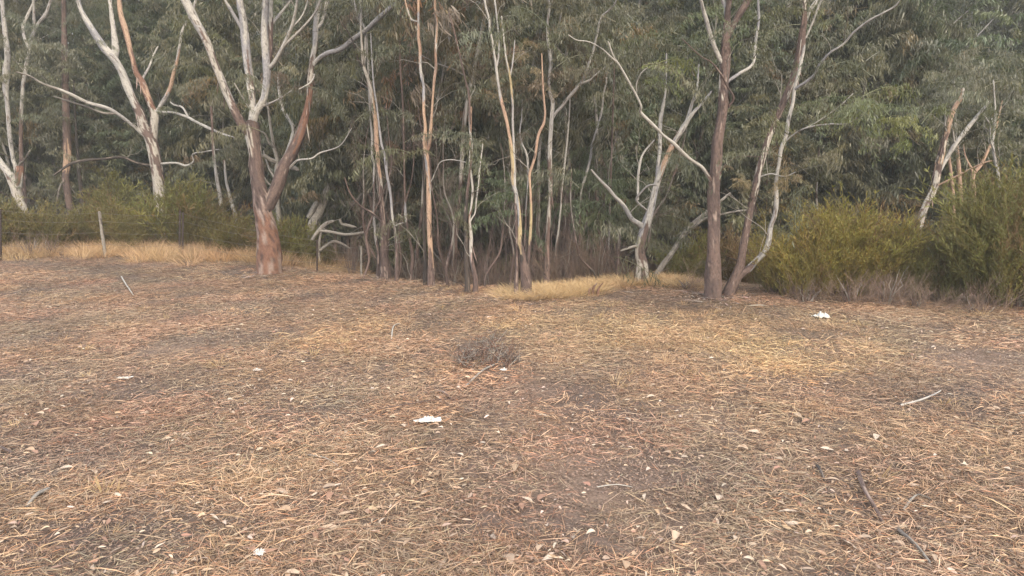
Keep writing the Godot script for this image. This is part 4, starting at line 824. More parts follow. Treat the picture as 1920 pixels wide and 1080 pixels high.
func make_materials() -> void:
	var b := StandardMaterial3D.new()
	b.vertex_color_use_as_albedo = true
	b.albedo_texture = ImageTexture.create_from_image(noise_image(3, .03, 256, .74, 1.0))
	b.roughness = .86
	var f := FastNoiseLite.new()
	f.seed = 8
	f.frequency = .03
	f.fractal_octaves = 4
	var h := f.get_seamless_image(256, 256)
	h.bump_map_to_normal_map(6.0)
	b.normal_enabled = true
	b.normal_texture = ImageTexture.create_from_image(h)
	b.normal_scale = 1.2
	b.uv1_scale = Vector3(3, 1, 1)
	mats.bark = b
	var l := StandardMaterial3D.new()
	l.vertex_color_use_as_albedo = true
	l.roughness = .4
	l.cull_mode = BaseMaterial3D.CULL_DISABLED
	l.backlight_enabled = true
	l.backlight = Color(.7, .75, .42)
	mats.leaf = l
	var nd := l.duplicate()
	nd.roughness = .6
	mats.needle = nd
	var s := StandardMaterial3D.new()
	s.vertex_color_use_as_albedo = true
	s.roughness = .75
	s.cull_mode = BaseMaterial3D.CULL_DISABLED
	mats.straw = s
	var g := StandardMaterial3D.new()
	g.vertex_color_use_as_albedo = true
	g.albedo_texture = ImageTexture.create_from_image(noise_image(21, .08, 512, .58, 1.0, 5))
	g.uv1_triplanar = true
	g.uv1_world_triplanar = true
	g.uv1_scale = Vector3(1.3, 1.3, 1.3)
	g.roughness = .95
	var gh := FastNoiseLite.new()
	gh.seed = 31
	gh.frequency = .06
	gh.fractal_octaves = 5
	var gi := gh.get_seamless_image(512, 512)
	gi.bump_map_to_normal_map(4.0)
	g.normal_enabled = true
	g.normal_texture = ImageTexture.create_from_image(gi)
	g.normal_scale = .7
	mats.soil = g
	var wire := StandardMaterial3D.new()
	wire.albedo_color = Color(.45, .42, .38)
	wire.metallic = .5
	wire.roughness = .6
	mats.wire = wire
	var steel := StandardMaterial3D.new()
	steel.albedo_color = Color(.17, .12, .10)
	steel.roughness = .85
	mats.steel = steel
	var white := StandardMaterial3D.new()
	white.albedo_color = Color(.73, .72, .70)
	white.roughness = .7
	white.cull_mode = BaseMaterial3D.CULL_DISABLED
	mats.white = white

# bare, golden, dark at a place of the clearing
func zones(x: float, z: float) -> Vector3:
	var o := Vector3.ZERO
	var wx := x + .35 * n_soil.get_noise_2d(x * .9 + 50.0, z * .9)
	var wz := z + .35 * n_soil.get_noise_2d(x * .9, z * .9 + 70.0)
	for q in ZONES:
		var u: float = (wx - q[0]) / q[2]
		var w: float = (wz - q[1]) / q[3]
		var k := exp(-(u * u + w * w) * 1.1)
		o += Vector3(q[4], q[5], q[6]) * k
	return o.clamp(Vector3.ZERO, Vector3.ONE)

func make_ground() -> void:
	var xs := PackedFloat32Array()
	var zs := PackedFloat32Array()
	var x := -9.0
	while x <= 9.0:
		xs.append(x)
		x += .075
	var k := .1
	while xs[-1] < 90.0:
		xs.append(xs[-1] + k)
		xs.insert(0, xs[0] - k)
		k *= 1.22
	var z := 1.0
	while z > -13.0:
		zs.append(z)
		z -= .075
	k = .1
	while zs[-1] > -110.0:
		zs.append(zs[-1] - k)
		k = minf(k * 1.08, 4.0)
	k = .1
	while zs[0] < 40.0:
		zs.insert(0, zs[0] + k)
		k *= 1.3
	var m := Build.new()
	var w := xs.size()
	for zz in zs:
		for xx in xs:
			var zo := zones(xx, zz)
			var y := ground_y(xx, zz)
			var fine := n_soil.get_noise_2d(xx * 7.0, zz * 7.0)
			if absf(xx) < 9.5 and zz > -14.0 and zz < 1.5: y += .012 * fine
			m.v.append(Vector3(xx, y, zz))
			var c := Color(.140, .093, .070).lerp(Color(.27, .18, .128), zo.x)
			c = c.lerp(Color(.22, .15, .09), zo.y * .7).lerp(Color(.085, .060, .050), zo.z * .8)
			var e := along(xx, EDGE)
			c = c.lerp(Color(.20, .125, .085), smoothstep(e + 1.0, e + 4.0, -zz + fine))
			var q := 1.0 + .25 * fine
			m.c.append(Color(c.r * q, c.g * q, c.b * q))
			m.uv.append(Vector2(xx, zz))
			m.n.append(Vector3.UP)
	for i in zs.size() - 1:
		for j in w - 1:
			var a := i * w + j
			m.ix.append_array(PackedInt32Array([a, a + w, a + 1, a + 1, a + w, a + w + 1]))
	# normals from the heights
	for i in range(1, zs.size() - 1):
		for j in range(1, w - 1):
			var a := i * w + j
			m.n[a] = (m.v[a - w] - m.v[a + w]).cross(m.v[a + 1] - m.v[a - 1]).normalized()
	var o := part("ground", m.mesh(), mats.soil, self)
	o.set_meta("kind", "structure")
	tag(o, "bare brown soil of the clearing and the wood", "ground", "", "structure")

func make_fence() -> void:
	var o := thing("wire_fence", Vector3(-6, 0, -15), "low wire fence with dark steel and pale timber posts behind the clearing at left", "fence")
	for p in POSTS:
		var a := Vector3(p[0][0], p[0][1], p[0][2]) - o.position
		var b := Vector3(p[1][0], p[1][1], p[1][2]) - o.position
		var r: float = p[2]
		var q := a.lerp(b, .5)
		var e: MeshInstance3D
		if p[3] == "wood":
			e = part("post", stem([a.x, a.y, a.z, r, q.x, q.y, q.z, r, b.x, b.y, b.z, r * .95], "ddd", 8), mats.bark, o)
		else:
			# a steel picket: a Y section swept upwards
			var m := Build.new()
			for f in 3:
				var s := Vector3(cos(f * TAU / 3 + .5), 0, sin(f * TAU / 3 + .5))
				var w := Vector3(-s.z, 0, s.x) * r * .22
				var k := m.v.size()
				for g in [[-w, a], [w, a], [s * r * .8 + w, a], [s * r * .8 - w, a], [-w, b], [w, b], [s * r * .8 + w, b], [s * r * .8 - w, b]]:
					m.v.append(g[0] + g[1]); m.n.append((g[0] + s * .01).normalized()); m.c.append(Color.WHITE); m.uv.append(Vector2.ZERO)
				for t in [[1, 2, 6, 5], [2, 3, 7, 6], [3, 0, 4, 7], [4, 5, 6, 7]]:
					m.ix.append_array(PackedInt32Array([k + t[0], k + t[2], k + t[1], k + t[0], k + t[3], k + t[2]]))
			var st := SurfaceTool.new()
			st.create_from(m.mesh(), 0)
			st.deindex()
			st.generate_normals()
			e = part("post", st.commit(), mats.steel, o)
		e.set_meta("label", p[4])
	var order := [6, 0, 1, 3, 4, 5]
	for h in [.30, .56, .80, .97]:
		var m := Build.new()
		for i in order.size() - 1:
			var pa: Array = POSTS[order[i]]
			var pb: Array = POSTS[order[i + 1]]
			var a := Vector3(pa[0][0], pa[0][1] + .1, pa[0][2]).lerp(Vector3(pa[1][0], pa[1][1], pa[1][2]), h) - o.position
			var b := Vector3(pb[0][0], pb[0][1] + .1, pb[0][2]).lerp(Vector3(pb[1][0], pb[1][1], pb[1][2]), h) - o.position
			var last := a
			for k in range(1, 9):
				var t := k / 8.0
				var c := a.lerp(b, t) - Vector3(0, .05 * 4 * t * (1 - t), 0)
				m.twig(last, c, .003, .003, Color.WHITE)
				last = c
		part("wire", m.mesh(), mats.wire, o)

func make_wood() -> void:
	var protos := []
	var tones := ["g", "h", "g", "f", "g", "f", "g"]
	var dry := ["o", "g", "o", "h", "h", "o", "b"]
	for kind in 7:
		for v in 2:
			var o := wood_tree(kind)
			var tone: Color = TONE[tones[kind]].lerp(TONE[dry[kind]], v * .7 + .1)
			tinted(o, tone, [0, 1, 0, 1, 0, 2, 0][kind])
			protos.append(o)
	var used := {}
	var rows := [[13.6, 1.0, "s"], [15.0, 1.2, "s"], [16.4, 1.9, "yyy"], [17.6, 1.7, "y"], [18.4, 2.1, "mym"], [20.4, 2.3, "mmy"], [21.6, 1.5, "y"], [22.8, 2.4, "tmm"], [24.2, 1.9, "y"], [25.4, 2.6, "tmt"], [27.0, 2.2, "y"], [28.6, 2.8, "ttm"], [32.5, 3.0, "tt"], [37.5, 3.4, "tt"], [44.0, 4.2, "tt"], [52.0, 5.0, "tt"]]
	var label := {"t": ["tall gum deep in the wood, seen only in pieces between nearer trees", "tall gums deep in the wood"], "m": ["middle sized leafy gum in the wood behind the slender stems", "middle sized gums in the wood"], "y": ["young leafy gum filling the gaps low down behind the slender stems", "young gums under the wood"], "s": ["slender pale pole of a gum with few leaves, among the crowded stems", "slender poles among the crowded stems"]}
	var kinds := {"t": [0, 4, 1, 0, 4], "m": [1, 3, 3], "y": [2, 5, 2], "s": [6, 6]}
	for row in rows:
		var half: float = row[0] * .78 + 2.5
		var x := -half
		while x < half:
			var px := x + rng.randf_range(-.8, .8)
			var pz: float = -row[0] + rng.randf_range(-.9, .9)
			x += row[1]
			var kind: String = row[2][rng.randi() % row[2].length()]
			if kind == "s" and (px < -3.0 or px > 3.2 or rng.randf() < .2): continue
			# keep the left shrubs, the fallen trunk and the dark hollow at right open
			if row[0] < 21.0 and px < -5.2: continue
			var low: bool = px > row[0] * .56 and px < row[0] * .76 and row[0] < 27.5
			if low and row[0] > 19.5: continue
			if low: kind = "y"
			if row[0] < 17.0 and px > 2.2 and px < 5.5: continue
			var v: int = (5 if low else kinds[kind][rng.randi() % kinds[kind].size()]) * 2 + rng.randi() % 2
			var o: Node3D
			if used.has(v):
				o = protos[v].duplicate()
				o.name = numbered("gum_tree")
				add_child(o)
			else:
				o = protos[v]
				used[v] = true
			o.position = Vector3(px, ground_y(px, pz), pz)
			o.rotation.y = rng.randf() * TAU
			o.scale = Vector3.ONE * rng.randf_range(.82, 1.2)
			tag(o, label[kind][0], "tree", label[kind][1])
	for v in protos.size():
		if not used.has(v): protos[v].queue_free(); remove_child(protos[v])
	# thin dead saplings crowd the slope behind the crest
	var dead := []
	for v in 3:
		var o := thing("dead_sapling", Vector3.ZERO, "thin bare dead sapling among the crowded stems behind the crest", "sapling", "thin dead saplings behind the crest")
		var num := []
		var p := Vector3(0, -.1, 0)
		for i in 8:
			num.append_array([p.x, p.y, p.z, .024 - .0026 * i])
			p += Vector3(rng.randf_range(-.15, .15), .44, rng.randf_range(-.15, .15))
		part("trunk", stem(num, ["bbbbbbbb", "kbbbddbb", "bbdddbdd"][v], 6, .6), mats.bark, o)
		var xf := []
		var cols := []
		for i in 16:
			var j := rng.randi_range(1, 6)
			xf.append(Transform3D(Basis(Vector3.UP, rng.randf() * TAU) * Basis(Vector3.BACK, rng.randf_range(.3, 1.1)) * Basis.from_scale(Vector3.ONE * rng.randf_range(.5, 1.0)), Vector3(num[4 * j], num[4 * j + 1], num[4 * j + 2])))
			cols.append(vary(Color(.15, .105, .09), .25))
		many("twigs", deads[v % 2], mats.straw, o, xf, cols)
		dead.append(o)
	var spots := []
	for i in 30:
		var d := rng.randf_range(10.9, 14.6)
		var x := rng.randf_range(-1.1, 2.2) if i < 24 else rng.randf_range(-2.6, -.95)
		spots.append(Vector2(x * d / 12.0, -d))
	for i in spots.size():
		var o: Node3D = dead[i % 3]
		if i >= 3:
			o = o.duplicate()
			o.name = numbered("dead_sapling")
			add_child(o)
		var s: Vector2 = spots[i]
		o.position = Vector3(s.x, ground_y(s.x, s.y), s.y)
		o.rotation = Vector3(rng.randfn(0, .13), rng.randf() * TAU, rng.randfn(0, .13))
		o.scale = Vector3(1, rng.randf_range(.6, 1.25), 1)

func make_shrubs() -> void:
	for s in SHRUBS:
		var isdead: bool = s[7] == "dead"
		var o := thing("dry_brush" if isdead else "shrub", Vector3(s[1], ground_y(s[1], s[2]), s[2]), s[0], "brush" if isdead else "shrub", "dry brush along the edge" if isdead else "shrubs along the edge")
		var stems := Build.new()
		var wide: float = s[3]
		var high: float = s[4]
		for i in 14:
			var a := rng.randf() * TAU
			var p := Vector3(cos(a), 0, sin(a)) * wide * .15 * rng.randf() + Vector3(0, -.05, 0)
			var to := Vector3(cos(a) * wide * rng.randf_range(.2, .8), high * rng.randf_range(.5, .95), sin(a) * wide * rng.randf_range(.2, .8))
			var last := p
			var bc: Color = BARK["d" if rng.randf() < .3 else "b"][0]
			for k in range(1, 6):
				var t := k / 5.0
				var q := p.lerp(to, t) + Vector3(rng.randf_range(-.03, .03), high * .12 * sin(t * PI), rng.randf_range(-.03, .03))
				stems.twig(last, q, .010 * (1.15 - t), .010 * (1.0 - t) + .002, bc)
				last = q
		part("stems", stems.mesh(), mats.bark, o).set_meta("kind", "stuff")
		var xf := []
		var cols := []
		var sub := []
		for i in 5: sub.append([rng.randf() * TAU, rng.randf_range(.25, .6), rng.randf_range(.65, 1.08)])
		for i in s[6]:
			# wands spread from several centres so that the outline is uneven
			var c: Array = sub[i % 5]
			var mid := Vector3(cos(c[0]) * c[1] * wide, 0, sin(c[0]) * c[1] * wide)
			var a := rng.randf() * TAU
			var rr := sqrt(rng.randf()) * .62 * wide
			var top: float = high * c[2] * (1.0 - .55 * pow(rr / (.7 * wide), 2.0))
			var k := rng.randf_range(.6, 1.05) * clampf(high * .75, .45, 1.2) * (1.5 if rng.randf() < .12 else 1.0)
			var y := maxf(0.0, (top - .62 * k) * pow(rng.randf(), .55))
			var p := mid + Vector3(cos(a) * rr, y, sin(a) * rr)
			var out := atan2(p.z, p.x)
			var tilt := rng.randf_range(.05, .75) * (.4 + p.length() / (wide + high))
			if isdead: tilt = rng.randf_range(-.4, 1.25)
			xf.append(Transform3D(Basis(Vector3.UP, -out) * Basis(Vector3.BACK, -tilt) * Basis(Vector3.UP, rng.randf() * TAU) * Basis.from_scale(Vector3.ONE * k), p))
			cols.append(vary(Color(.20, .14, .105) if isdead else (NEEDLE[s[5]] if rng.randf() > .1 else NEEDLE["b"]), .3))
		var half := xf.size() / 2
		if isdead:
			many("twigs", deads[rng.randi() % 2], mats.straw, o, xf, cols)
		else:
			var far := 3 if s[2] < -12.0 else 0
			many("foliage", sprigs[far], mats.needle, o, xf.slice(0, half), cols.slice(0, half))
			many("foliage", sprigs[far + 1 + rng.randi() % 2], mats.needle, o, xf.slice(half), cols.slice(half))

# a flat mat of cut dry grass about 0.6 m across
func make_mat(blades: int, up: float) -> ArrayMesh:
	var m := Build.new()
	for i in blades:
		var a := rng.randf() * TAU
		var r := sqrt(rng.randf()) * .32
		var p := Vector3(cos(a) * r, rng.randf_range(-.004, .014), sin(a) * r)
		var b := rng.randf() * TAU
		var dir := Vector3(cos(b), rng.randf_range(-.02, .28) * up, sin(b)).normalized()
		var side := dir.cross(Vector3(rng.randf_range(-.6, .6), 1, rng.randf_range(-.6, .6))).normalized()
		var k := rng.randf_range(.55, 1.35)
		var col := Color(k, k, k)
		var kind := rng.randf()
		if kind < .30: col = Color(k * .45, k * .37, k * .34)
		elif kind < .42: col = Color(k * 1.25, k * 1.32, k * 1.42)
		elif kind < .52: col = Color(k * .8, k * .6, k * .52)
		m.blade(p, dir, side, rng.randf_range(.02, .15) * (.5 + .5 * rng.randf()), rng.randf_range(.0013, .0031), Vector3(rng.randf_range(-.5, .5), rng.randf_range(-.25, -.02) * up, rng.randf_range(-.5, .5)), col)
	return m.mesh()

# crumbs of bark, leaf and earth strewn over about 0.6 m
func make_crumbs(count: int) -> ArrayMesh:
	var m := Build.new()
	for i in count:
		var a := rng.randf() * TAU
		var r := sqrt(rng.randf()) * .34
		var p := Vector3(cos(a) * r, rng.randf_range(.001, .008), sin(a) * r)
		var b := rng.randf() * TAU
		var dir := Vector3(cos(b), rng.randf_range(-.2, .4), sin(b)).normalized()
		var side := dir.cross(Vector3(rng.randf_range(-.7, .7), 1, rng.randf_range(-.7, .7))).normalized()
		var k := rng.randf_range(.4, 1.5)
		var col := Color(k, k, k)
		if rng.randf() < .15: col = Color(1.9, 1.95, 2.0) * rng.randf_range(.8, 1.3)
		var s := rng.randf_range(.004, .016)
		m.blade(p, dir, side, s * 1.6, s * rng.randf_range(.4, .9), Vector3(0, -.15, 0), col)
	return m.mesh()

# a tuft of standing dry grass, one metre tall before scaling
func make_tuft(blades: int, thick := 1.0, open := .5) -> ArrayMesh:
	var m := Build.new()
	for i in blades:
		var a := rng.randf() * TAU
		var p := Vector3(cos(a), 0, sin(a)) * .18 * sqrt(rng.randf())
		var dir := Vector3(cos(a) * rng.randf_range(0, open), 1, sin(a) * rng.randf_range(0, open)).normalized()
		var side := dir.cross(Vector3(rng.randf_range(-1, 1), 0, rng.randf_range(-1, 1))).normalized()
		var k := rng.randf_range(.65, 1.3)
		m.blade(p, dir, side, rng.randf_range(.35, 1.0), rng.randf_range(.004, .008) * thick, Vector3(cos(a) * .3, -.2, sin(a) * .3) * rng.randf(), Color(k, k * .97, k * .92))
	return m.mesh()

func make_grass() -> void:
	var flat := [make_mat(520, 1.0), make_mat(520, .6), make_mat(460, 1.6)]
	var xf := [[], [], []]
	var cols := [[], [], []]
	var d := 2.1
	while d < 19.0:
		var step := .175 + .012 * d
		var x := -d * .82 - .8
		while x < d * .82 + .8:
			var px := x + rng.randf_range(-.2, .2)
			var pz := -d + rng.randf_range(-.2, .2)
			x += step
			var e := along(px, EDGE)
			if d > e + (3.0 if px > -3.0 else 2.5): continue
			var zo := zones(px, pz)
			if rng.randf() < zo.x * 1.35 + .26 + 1.3 * n_soil.get_noise_2d(px * 1.7 + 90.0, pz * 1.7): continue
			var n := n_soil.get_noise_2d(px * .8 + 9.0, pz * .8)
			var n2 := n_soil.get_noise_2d(px * 2.5 - 30.0, pz * 2.5)
			var c := Color(.48, .33, .205)
			if n > .05: c = c.lerp(Color(.45, .285, .178), clampf(n * 4.0, 0, 1))
			if n < -.05: c = c.lerp(Color(.40, .295, .195), clampf(-n * 4.0, 0, 1))
			c = c.lerp(Color(.58, .405, .215), zo.y * .8)
			c = c.lerp(Color(.19, .132, .098), zo.z * .75)
			c = c * (1.0 + .55 * n2)
			c.a = 1.0
			var v := 2 if zo.y > .5 and rng.randf() < .5 else rng.randi() % 2
			var k := rng.randf_range(.75, 1.2) * (1.0 + .03 * d)
			xf[v].append(Transform3D(Basis(Vector3.UP, rng.randf() * TAU) * Basis.from_scale(Vector3(k, 1.0 + rng.randf() * .6 + 1.8 * maxf(0.0, n2 + .05 + .5 * n), k)), Vector3(px, ground_y(px, pz) + .004, pz)))
			cols[v].append(vary(c, .14))
		d += step
	var lab := ["cut straw strewn in tan and brown over the clearing", "flattened straw matted over the clearing", "golden straw standing slightly proud right of centre"]
	for v in 3:
		tag(many("straw", flat[v], mats.straw, self, xf[v], cols[v]), lab[v], "straw", "", "stuff").name = numbered("straw")
	var cr := [make_crumbs(320), make_crumbs(280)]
	var kx := [[], []]
	var kc := [[], []]
	d = 2.0
	while d < 12.0:
		var step := .24 + .015 * d
		var x := -d * .8 - .6
		while x < d * .8 + .6:
			var px := x + rng.randf_range(-.12, .12)
			var pz := -d + rng.randf_range(-.12, .12)
			x += step
			var v := rng.randi() % 2
			var k := rng.randf_range(.7, 1.1) * (1.0 + .02 * d)
			kx[v].append(Transform3D(Basis(Vector3.UP, rng.randf() * TAU) * Basis.from_scale(Vector3(k, 1, k)), Vector3(px, ground_y(px, pz) + .004, pz)))
			kc[v].append(vary(Color(.23, .155, .108), .3))
		d += step
	tag(many("litter", cr[0], mats.straw, self, kx[0], kc[0]), "crumbs of bark and leaf strewn over the soil", "litter", "", "stuff").name = numbered("litter")
	tag(many("litter", cr[1], mats.straw, self, kx[1], kc[1]), "broken straw and chips strewn between the crumbs", "litter", "", "stuff").name = numbered("litter")
	# standing grass
	var tufts := [make_tuft(85), make_tuft(60)]
	var gx := [[], []]
	var gc := [[], []]
	for i in 1500:
		var dd := rng.randf_range(13.6, 18.0)
		var px := rng.randf_range(-dd * .78 - 1.0, -1.9)
		var e := along(px, EDGE)
		var front := maxf(e - 1.0, 13.4) if px < -6.0 else e + .1
		if dd < front + rng.randf() * .8 or dd > front + 4.0: continue
		var h := rng.randf_range(.2, .5) * (1.0 if px < -4.0 else .7)
		gx[i % 2].append(Transform3D(Basis(Vector3.UP, rng.randf() * TAU) * Basis.from_scale(Vector3(rng.randf_range(.7, 1.1), h, rng.randf_range(.7, 1.1))), Vector3(px, ground_y(px, -dd) - .01, -dd)))
		gc[i % 2].append(vary(Color(.50, .34, .185).lerp(Color(.34, .22, .135), rng.randf()), .15))
	tag(many("grass", tufts[0], mats.straw, self, gx[0], gc[0]), "golden uncut grass standing along the wire fence at left", "grass", "", "stuff").name = numbered("grass")
	gx[0] = []
	gc[0] = []
	var short := [[], []]
	for i in 700:
		var px := rng.randf_range(-.1, 2.9)
		var dd := along(px, EDGE) + rng.randf_range(-.6, .9)
		if n_soil.get_noise_2d(px * 1.6, dd * 1.6) < rng.randf_range(-.35, .1): continue
		var h := rng.randf_range(.07, .24)
		gx[0].append(Transform3D(Basis(Vector3.UP, rng.randf() * TAU) * Basis.from_scale(Vector3(rng.randf_range(.5, .9), h, rng.randf_range(.5, .9))), Vector3(px, ground_y(px, -dd) - .01, -dd)))
		gc[0].append(vary(Color(.48, .335, .18), .2))
	tag(many("grass", tufts[1], mats.straw, self, gx[0], gc[0]), "golden uncut grass on the crest right of centre", "grass", "", "stuff").name = numbered("grass")
	for i in 2600:
		var dd := 2.4 + 9.0 * pow(rng.randf(), .7)
		var px := rng.randf_range(-.8, .8) * dd
		var zo := zones(px, -dd)
		if rng.randf() > .05 + zo.y * .6 - zo.x: continue
		var h := rng.randf_range(.05, .13)
		var v := i % 2
		short[v].append(Transform3D(Basis(Vector3.UP, rng.randf() * TAU) * Basis(Vector3.BACK, rng.randf_range(-.5, .5)) * Basis.from_scale(Vector3(h * 1.9, h * 1.2, h * 1.9)), Vector3(px, ground_y(px, -dd) - .005, -dd)))
		gc[1].append(Color())
		if v == 0: cols[0].append(vary(Color(.46, .325, .18), .2))
		else: cols[1].append(vary(Color(.40, .27, .165), .2))
	var stub := [make_tuft(26, 2.8, 1.1), make_tuft(18, 3.2, 1.4)]
	tag(many("grass", stub[0], mats.straw, self, short[0], cols[0].slice(cols[0].size() - short[0].size())), "short golden stubble in tufts over the clearing", "grass", "", "stuff").name = numbered("grass")
	tag(many("grass", stub[1], mats.straw, self, short[1], cols[1].slice(cols[1].size() - short[1].size())), "short tan stubble in tufts over the clearing", "grass", "", "stuff").name = numbered("grass")

# a dry gum leaf, curled, about one unit long along +x
func make_leaf(curl: float, fat: float) -> ArrayMesh:
	var m := Build.new()
	var rows := 7
	for i in rows + 1:
		var t := float(i) / rows
		var w := fat * sin(PI * pow(t, .8)) * .5 + .004
		var mid := Vector3(t - .5, .10 * sin(t * PI * 1.3) * curl + .02, .10 * sin(t * 4.0) * curl)
		for s in [-1, 0, 1]:
			m.v.append(mid + Vector3(0, absf(s) * w * curl * .7, s * w))
			m.n.append(Vector3(0, 1, -s * curl * .6).normalized())
			var k: float = .82 + .3 * n_bark.get_noise_2d(i * 1.7 + curl * 9.0, s * 2.0) + (.12 if s == 0 else 0.0)
			m.c.append(Color(k, k, k))
			m.uv.append(Vector2(t, s))
	for i in rows:
		for j in 2:
			var a := i * 3 + j
			m.ix.append_array(PackedInt32Array([a, a + 3, a + 1, a + 1, a + 3, a + 4]))
	return m.mesh()

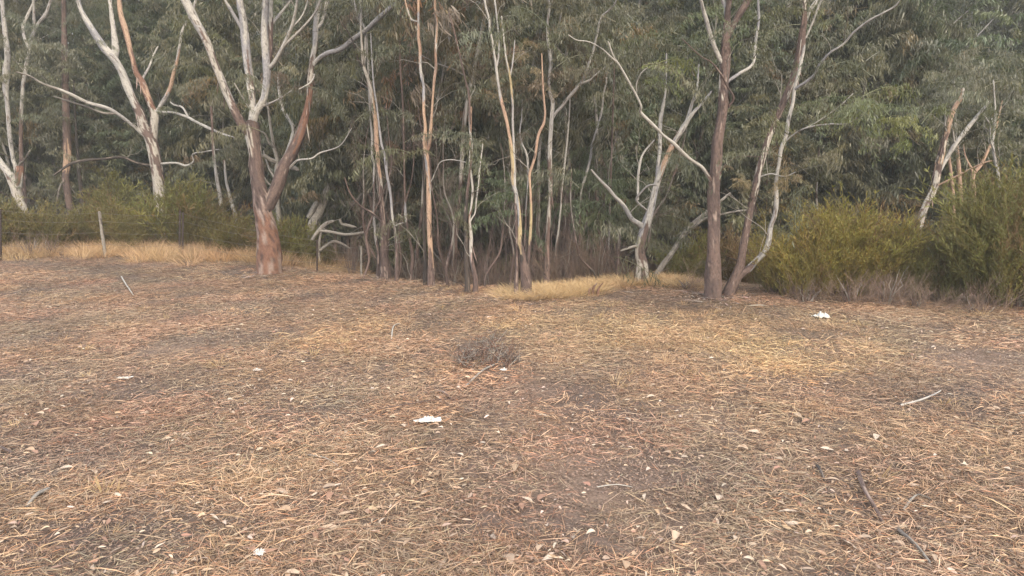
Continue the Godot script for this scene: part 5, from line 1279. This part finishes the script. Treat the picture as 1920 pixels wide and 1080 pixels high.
func make_litter() -> void:
	var leaves := [make_leaf(.25, .25), make_leaf(.5, .34), make_leaf(.4, .20), make_leaf(.65, .45)]
	var tint := [Color(.44, .325, .23), Color(.36, .25, .165), Color(.29, .165, .11), Color(.50, .40, .31), Color(.32, .235, .17)]
	var lm := []
	for c in tint:
		var q: StandardMaterial3D = mats.straw.duplicate()
		q.albedo_color = c.linear_to_srgb()
		lm.append(q)
	# the plain ones, too many to tell apart
	for v in 4:
		var xf := []
		var cols := []
		for i in 900:
			var d := 2.3 + 8.5 * pow(rng.randf(), 1.2)
			var px := rng.randf_range(-.8, .8) * d
			var k := rng.randf_range(.018, .052)
			xf.append(Transform3D(Basis(Vector3.UP, rng.randf() * TAU) * Basis(Vector3.RIGHT, rng.randf_range(-.6, .6)) * Basis(Vector3.BACK, rng.randf_range(-.3, .3)) * Basis.from_scale(Vector3.ONE * k), Vector3(px, ground_y(px, -d) + .022, -d)))
			cols.append(vary(tint[rng.randi() % 5], .25))
		tag(many("leaf_litter", leaves[v], mats.straw, self, xf, cols), ["narrow dry leaves littering the straw", "curled dry leaves littering the straw", "thin dry leaves littering the straw", "broad dry leaves littering the straw"][v], "leaves", "", "stuff").name = numbered("leaf_litter")
	var words := ["pale tan", "light brown", "reddish brown", "bleached", "dull brown"]
	for i in 140:
		var d := 2.55 + 2.6 * pow(rng.randf(), 1.3)
		var px := rng.randf_range(-.72, .72) * d
		var t := rng.randi() % 5
		var o := part(numbered("fallen_leaf"), leaves[rng.randi() % 4], lm[t], self)
		var k := rng.randf_range(.05, .1)
		o.transform = Transform3D(Basis(Vector3.UP, rng.randf() * TAU) * Basis(Vector3.RIGHT, rng.randf_range(-.4, .4)) * Basis.from_scale(Vector3.ONE * k), Vector3(px, ground_y(px, -d) + .018, -d))
		tag(o, "%s dry gum leaf lying on the straw in the foreground" % words[t], "leaf", "%s fallen leaves in the foreground" % words[t])
	for s in STICKS:
		var num := []
		var n: int = s[3].size()
		var a := Vector3(s[3][0][0], 0, s[3][0][1])
		a.y = ground_y(a.x, a.z)
		for i in n:
			var x: float = s[3][i][0]
			var z: float = s[3][i][1]
			var t := float(i) / (n - 1)
			num.append_array([x - a.x, ground_y(x, z) - a.y + s[2] * .6 + .006 + s[4] * sin(t * PI), z - a.z, s[2] * (1.0 - .5 * t)])
		var o := part(numbered("stick"), stem(num, s[1].repeat(n), 7), mats.bark, self, a)
		tag(o, s[0], "stick", "sticks lying in the clearing")
	for s in SCRAPS:
		var m := Build.new()
		var g := 16
		for i in g + 1:
			for j in g + 1:
				var u := float(i) / g - .5
				var w := float(j) / g - .5
				var e := 1.0 + .35 * n_soil.get_noise_2d(atan2(w, u) * 1.2 + s[1], s[2])
				var lift: float = s[5] * (.7 + 2.0 * n_soil.get_noise_2d(u * 4.0 + s[1] * 3.0, w * 4.0 + s[2]) + .6 * absf(n_soil.get_noise_2d(u * 9.0, w * 9.0 + s[1])))
				lift *= 1.0 - 1.6 * maxf(absf(u), absf(w))
				m.v.append(Vector3(u * s[3] * e * (1.0 - .3 * w), maxf(.002, lift), w * s[4] * e * (1.0 + .3 * u)))
				m.n.append(Vector3.UP); m.c.append(Color.WHITE); m.uv.append(Vector2(u, w))
		for i in g:
			for j in g:
				var a := i * (g + 1) + j
				m.ix.append_array(PackedInt32Array([a, a + g + 1, a + 1, a + 1, a + g + 1, a + g + 2]))
		var st := SurfaceTool.new()
		st.create_from(m.mesh(), 0)
		st.generate_normals()
		var o := part(numbered("plastic_bag" if s[0].contains("bag") else "paper_scrap"), st.commit(), mats.white, self, Vector3(s[1], ground_y(s[1], s[2]) + .016, s[2]))
		o.rotation.y = rng.randf_range(-.25, .25)
		tag(o, s[0], "bag" if s[0].contains("bag") else "paper scrap")
	# shed bark round the feet of the larger trees
	for t in TREES:
		var f: Array = t[2][0][1]
		if t[0] != "gum_tree" or f[3] < .08 or f[2] < -13.5: continue
		var m := Build.new()
		var at := Vector3(f[0], ground_y(f[0], f[2]), f[2])
		for i in 150:
			var a := rng.randf() * TAU
			var r: float = f[3] * .7 + absf(rng.randfn(0, .38))
			var q := Vector3(cos(a) * r, 0, sin(a) * r)
			q.y = ground_y(at.x + q.x, at.z + q.z) - at.y + rng.randf_range(.008, .03)
			var bb := rng.randf() * TAU
			var dir := Vector3(cos(bb), rng.randf_range(-.05, .2), sin(bb)).normalized()
			var side := dir.cross(Vector3(rng.randf_range(-.5, .5), 1, rng.randf_range(-.5, .5))).normalized()
			var bc: Color = BARK[["b", "d", "k", "r", "p"][rng.randi() % 5]][0]
			m.blade(q, dir, side, rng.randf_range(.05, .28), rng.randf_range(.006, .022), Vector3(0, -.1, 0) + side * rng.randf_range(-.3, .3), vary(bc, .3))
		var o := part(numbered("bark_litter"), m.mesh(), mats.straw, self, at)
		tag(o, "shed bark lying round the foot of the %s" % t[1].get_slice(" with", 0).get_slice(" standing", 0).get_slice(",", 0), "bark", "", "stuff")
	# a heap of cut twigs and the reddish stump on the crest
	var h: Array = [-0.22,0,-6.16]
	var heap := thing("twig_heap", Vector3(h[0], ground_y(h[0], h[2]), h[2]), "small dark heap of cut twigs and grass at the middle of the clearing", "twig heap")
	var hb := Build.new()
	for i in 480:
		var a := rng.randf() * TAU
		var r := .30 * sqrt(rng.randf())
		var p := Vector3(cos(a) * r, rng.randf() * .34 * (1.0 - r / .32), sin(a) * r * .8)
		var dir := Vector3(rng.randf_range(-1, 1), rng.randf_range(-.15, .45) if i % 2 else rng.randf_range(.3, 1.6), rng.randf_range(-1, 1)).normalized()
		hb.twig(p, p + dir * rng.randf_range(.05, .2), rng.randf_range(.0015, .004), .001, BARK[["b", "d", "k", "r"][rng.randi() % 4]][0])
	part("twigs", hb.mesh(), mats.bark, heap).set_meta("kind", "stuff")
	for i in 3:
		var q := Vector3(rng.randf_range(-.08, .08), 0, rng.randf_range(-.05, .05))
		part("stalk", stem([q.x, q.y, q.z, .006, q.x + .02, .12, q.z, .005, q.x + rng.randf_range(-.1, .1), .22 + rng.randf() * .06, q.z, .003], "ddd", 6), mats.bark, heap)
	var t: Array = [1.16,0,-9.96]
	var stump := thing("splintered_stump", Vector3(t[0], ground_y(t[0], t[2]), t[2]), "low reddish splintered stump with upright spikes on the golden crest", "stump")
	for i in 6:
		var q := Vector3(-.07 + .028 * i, -.03, rng.randf_range(-.03, .03))
		var up := rng.randf_range(.10, .19)
		part("spike", stem([q.x, q.y, q.z, .016, q.x + rng.randf_range(-.01, .03), up * .6, q.z, .013, q.x + .015 + .01 * i, up, q.z, .005], "rrr", 7), mats.bark, stump)
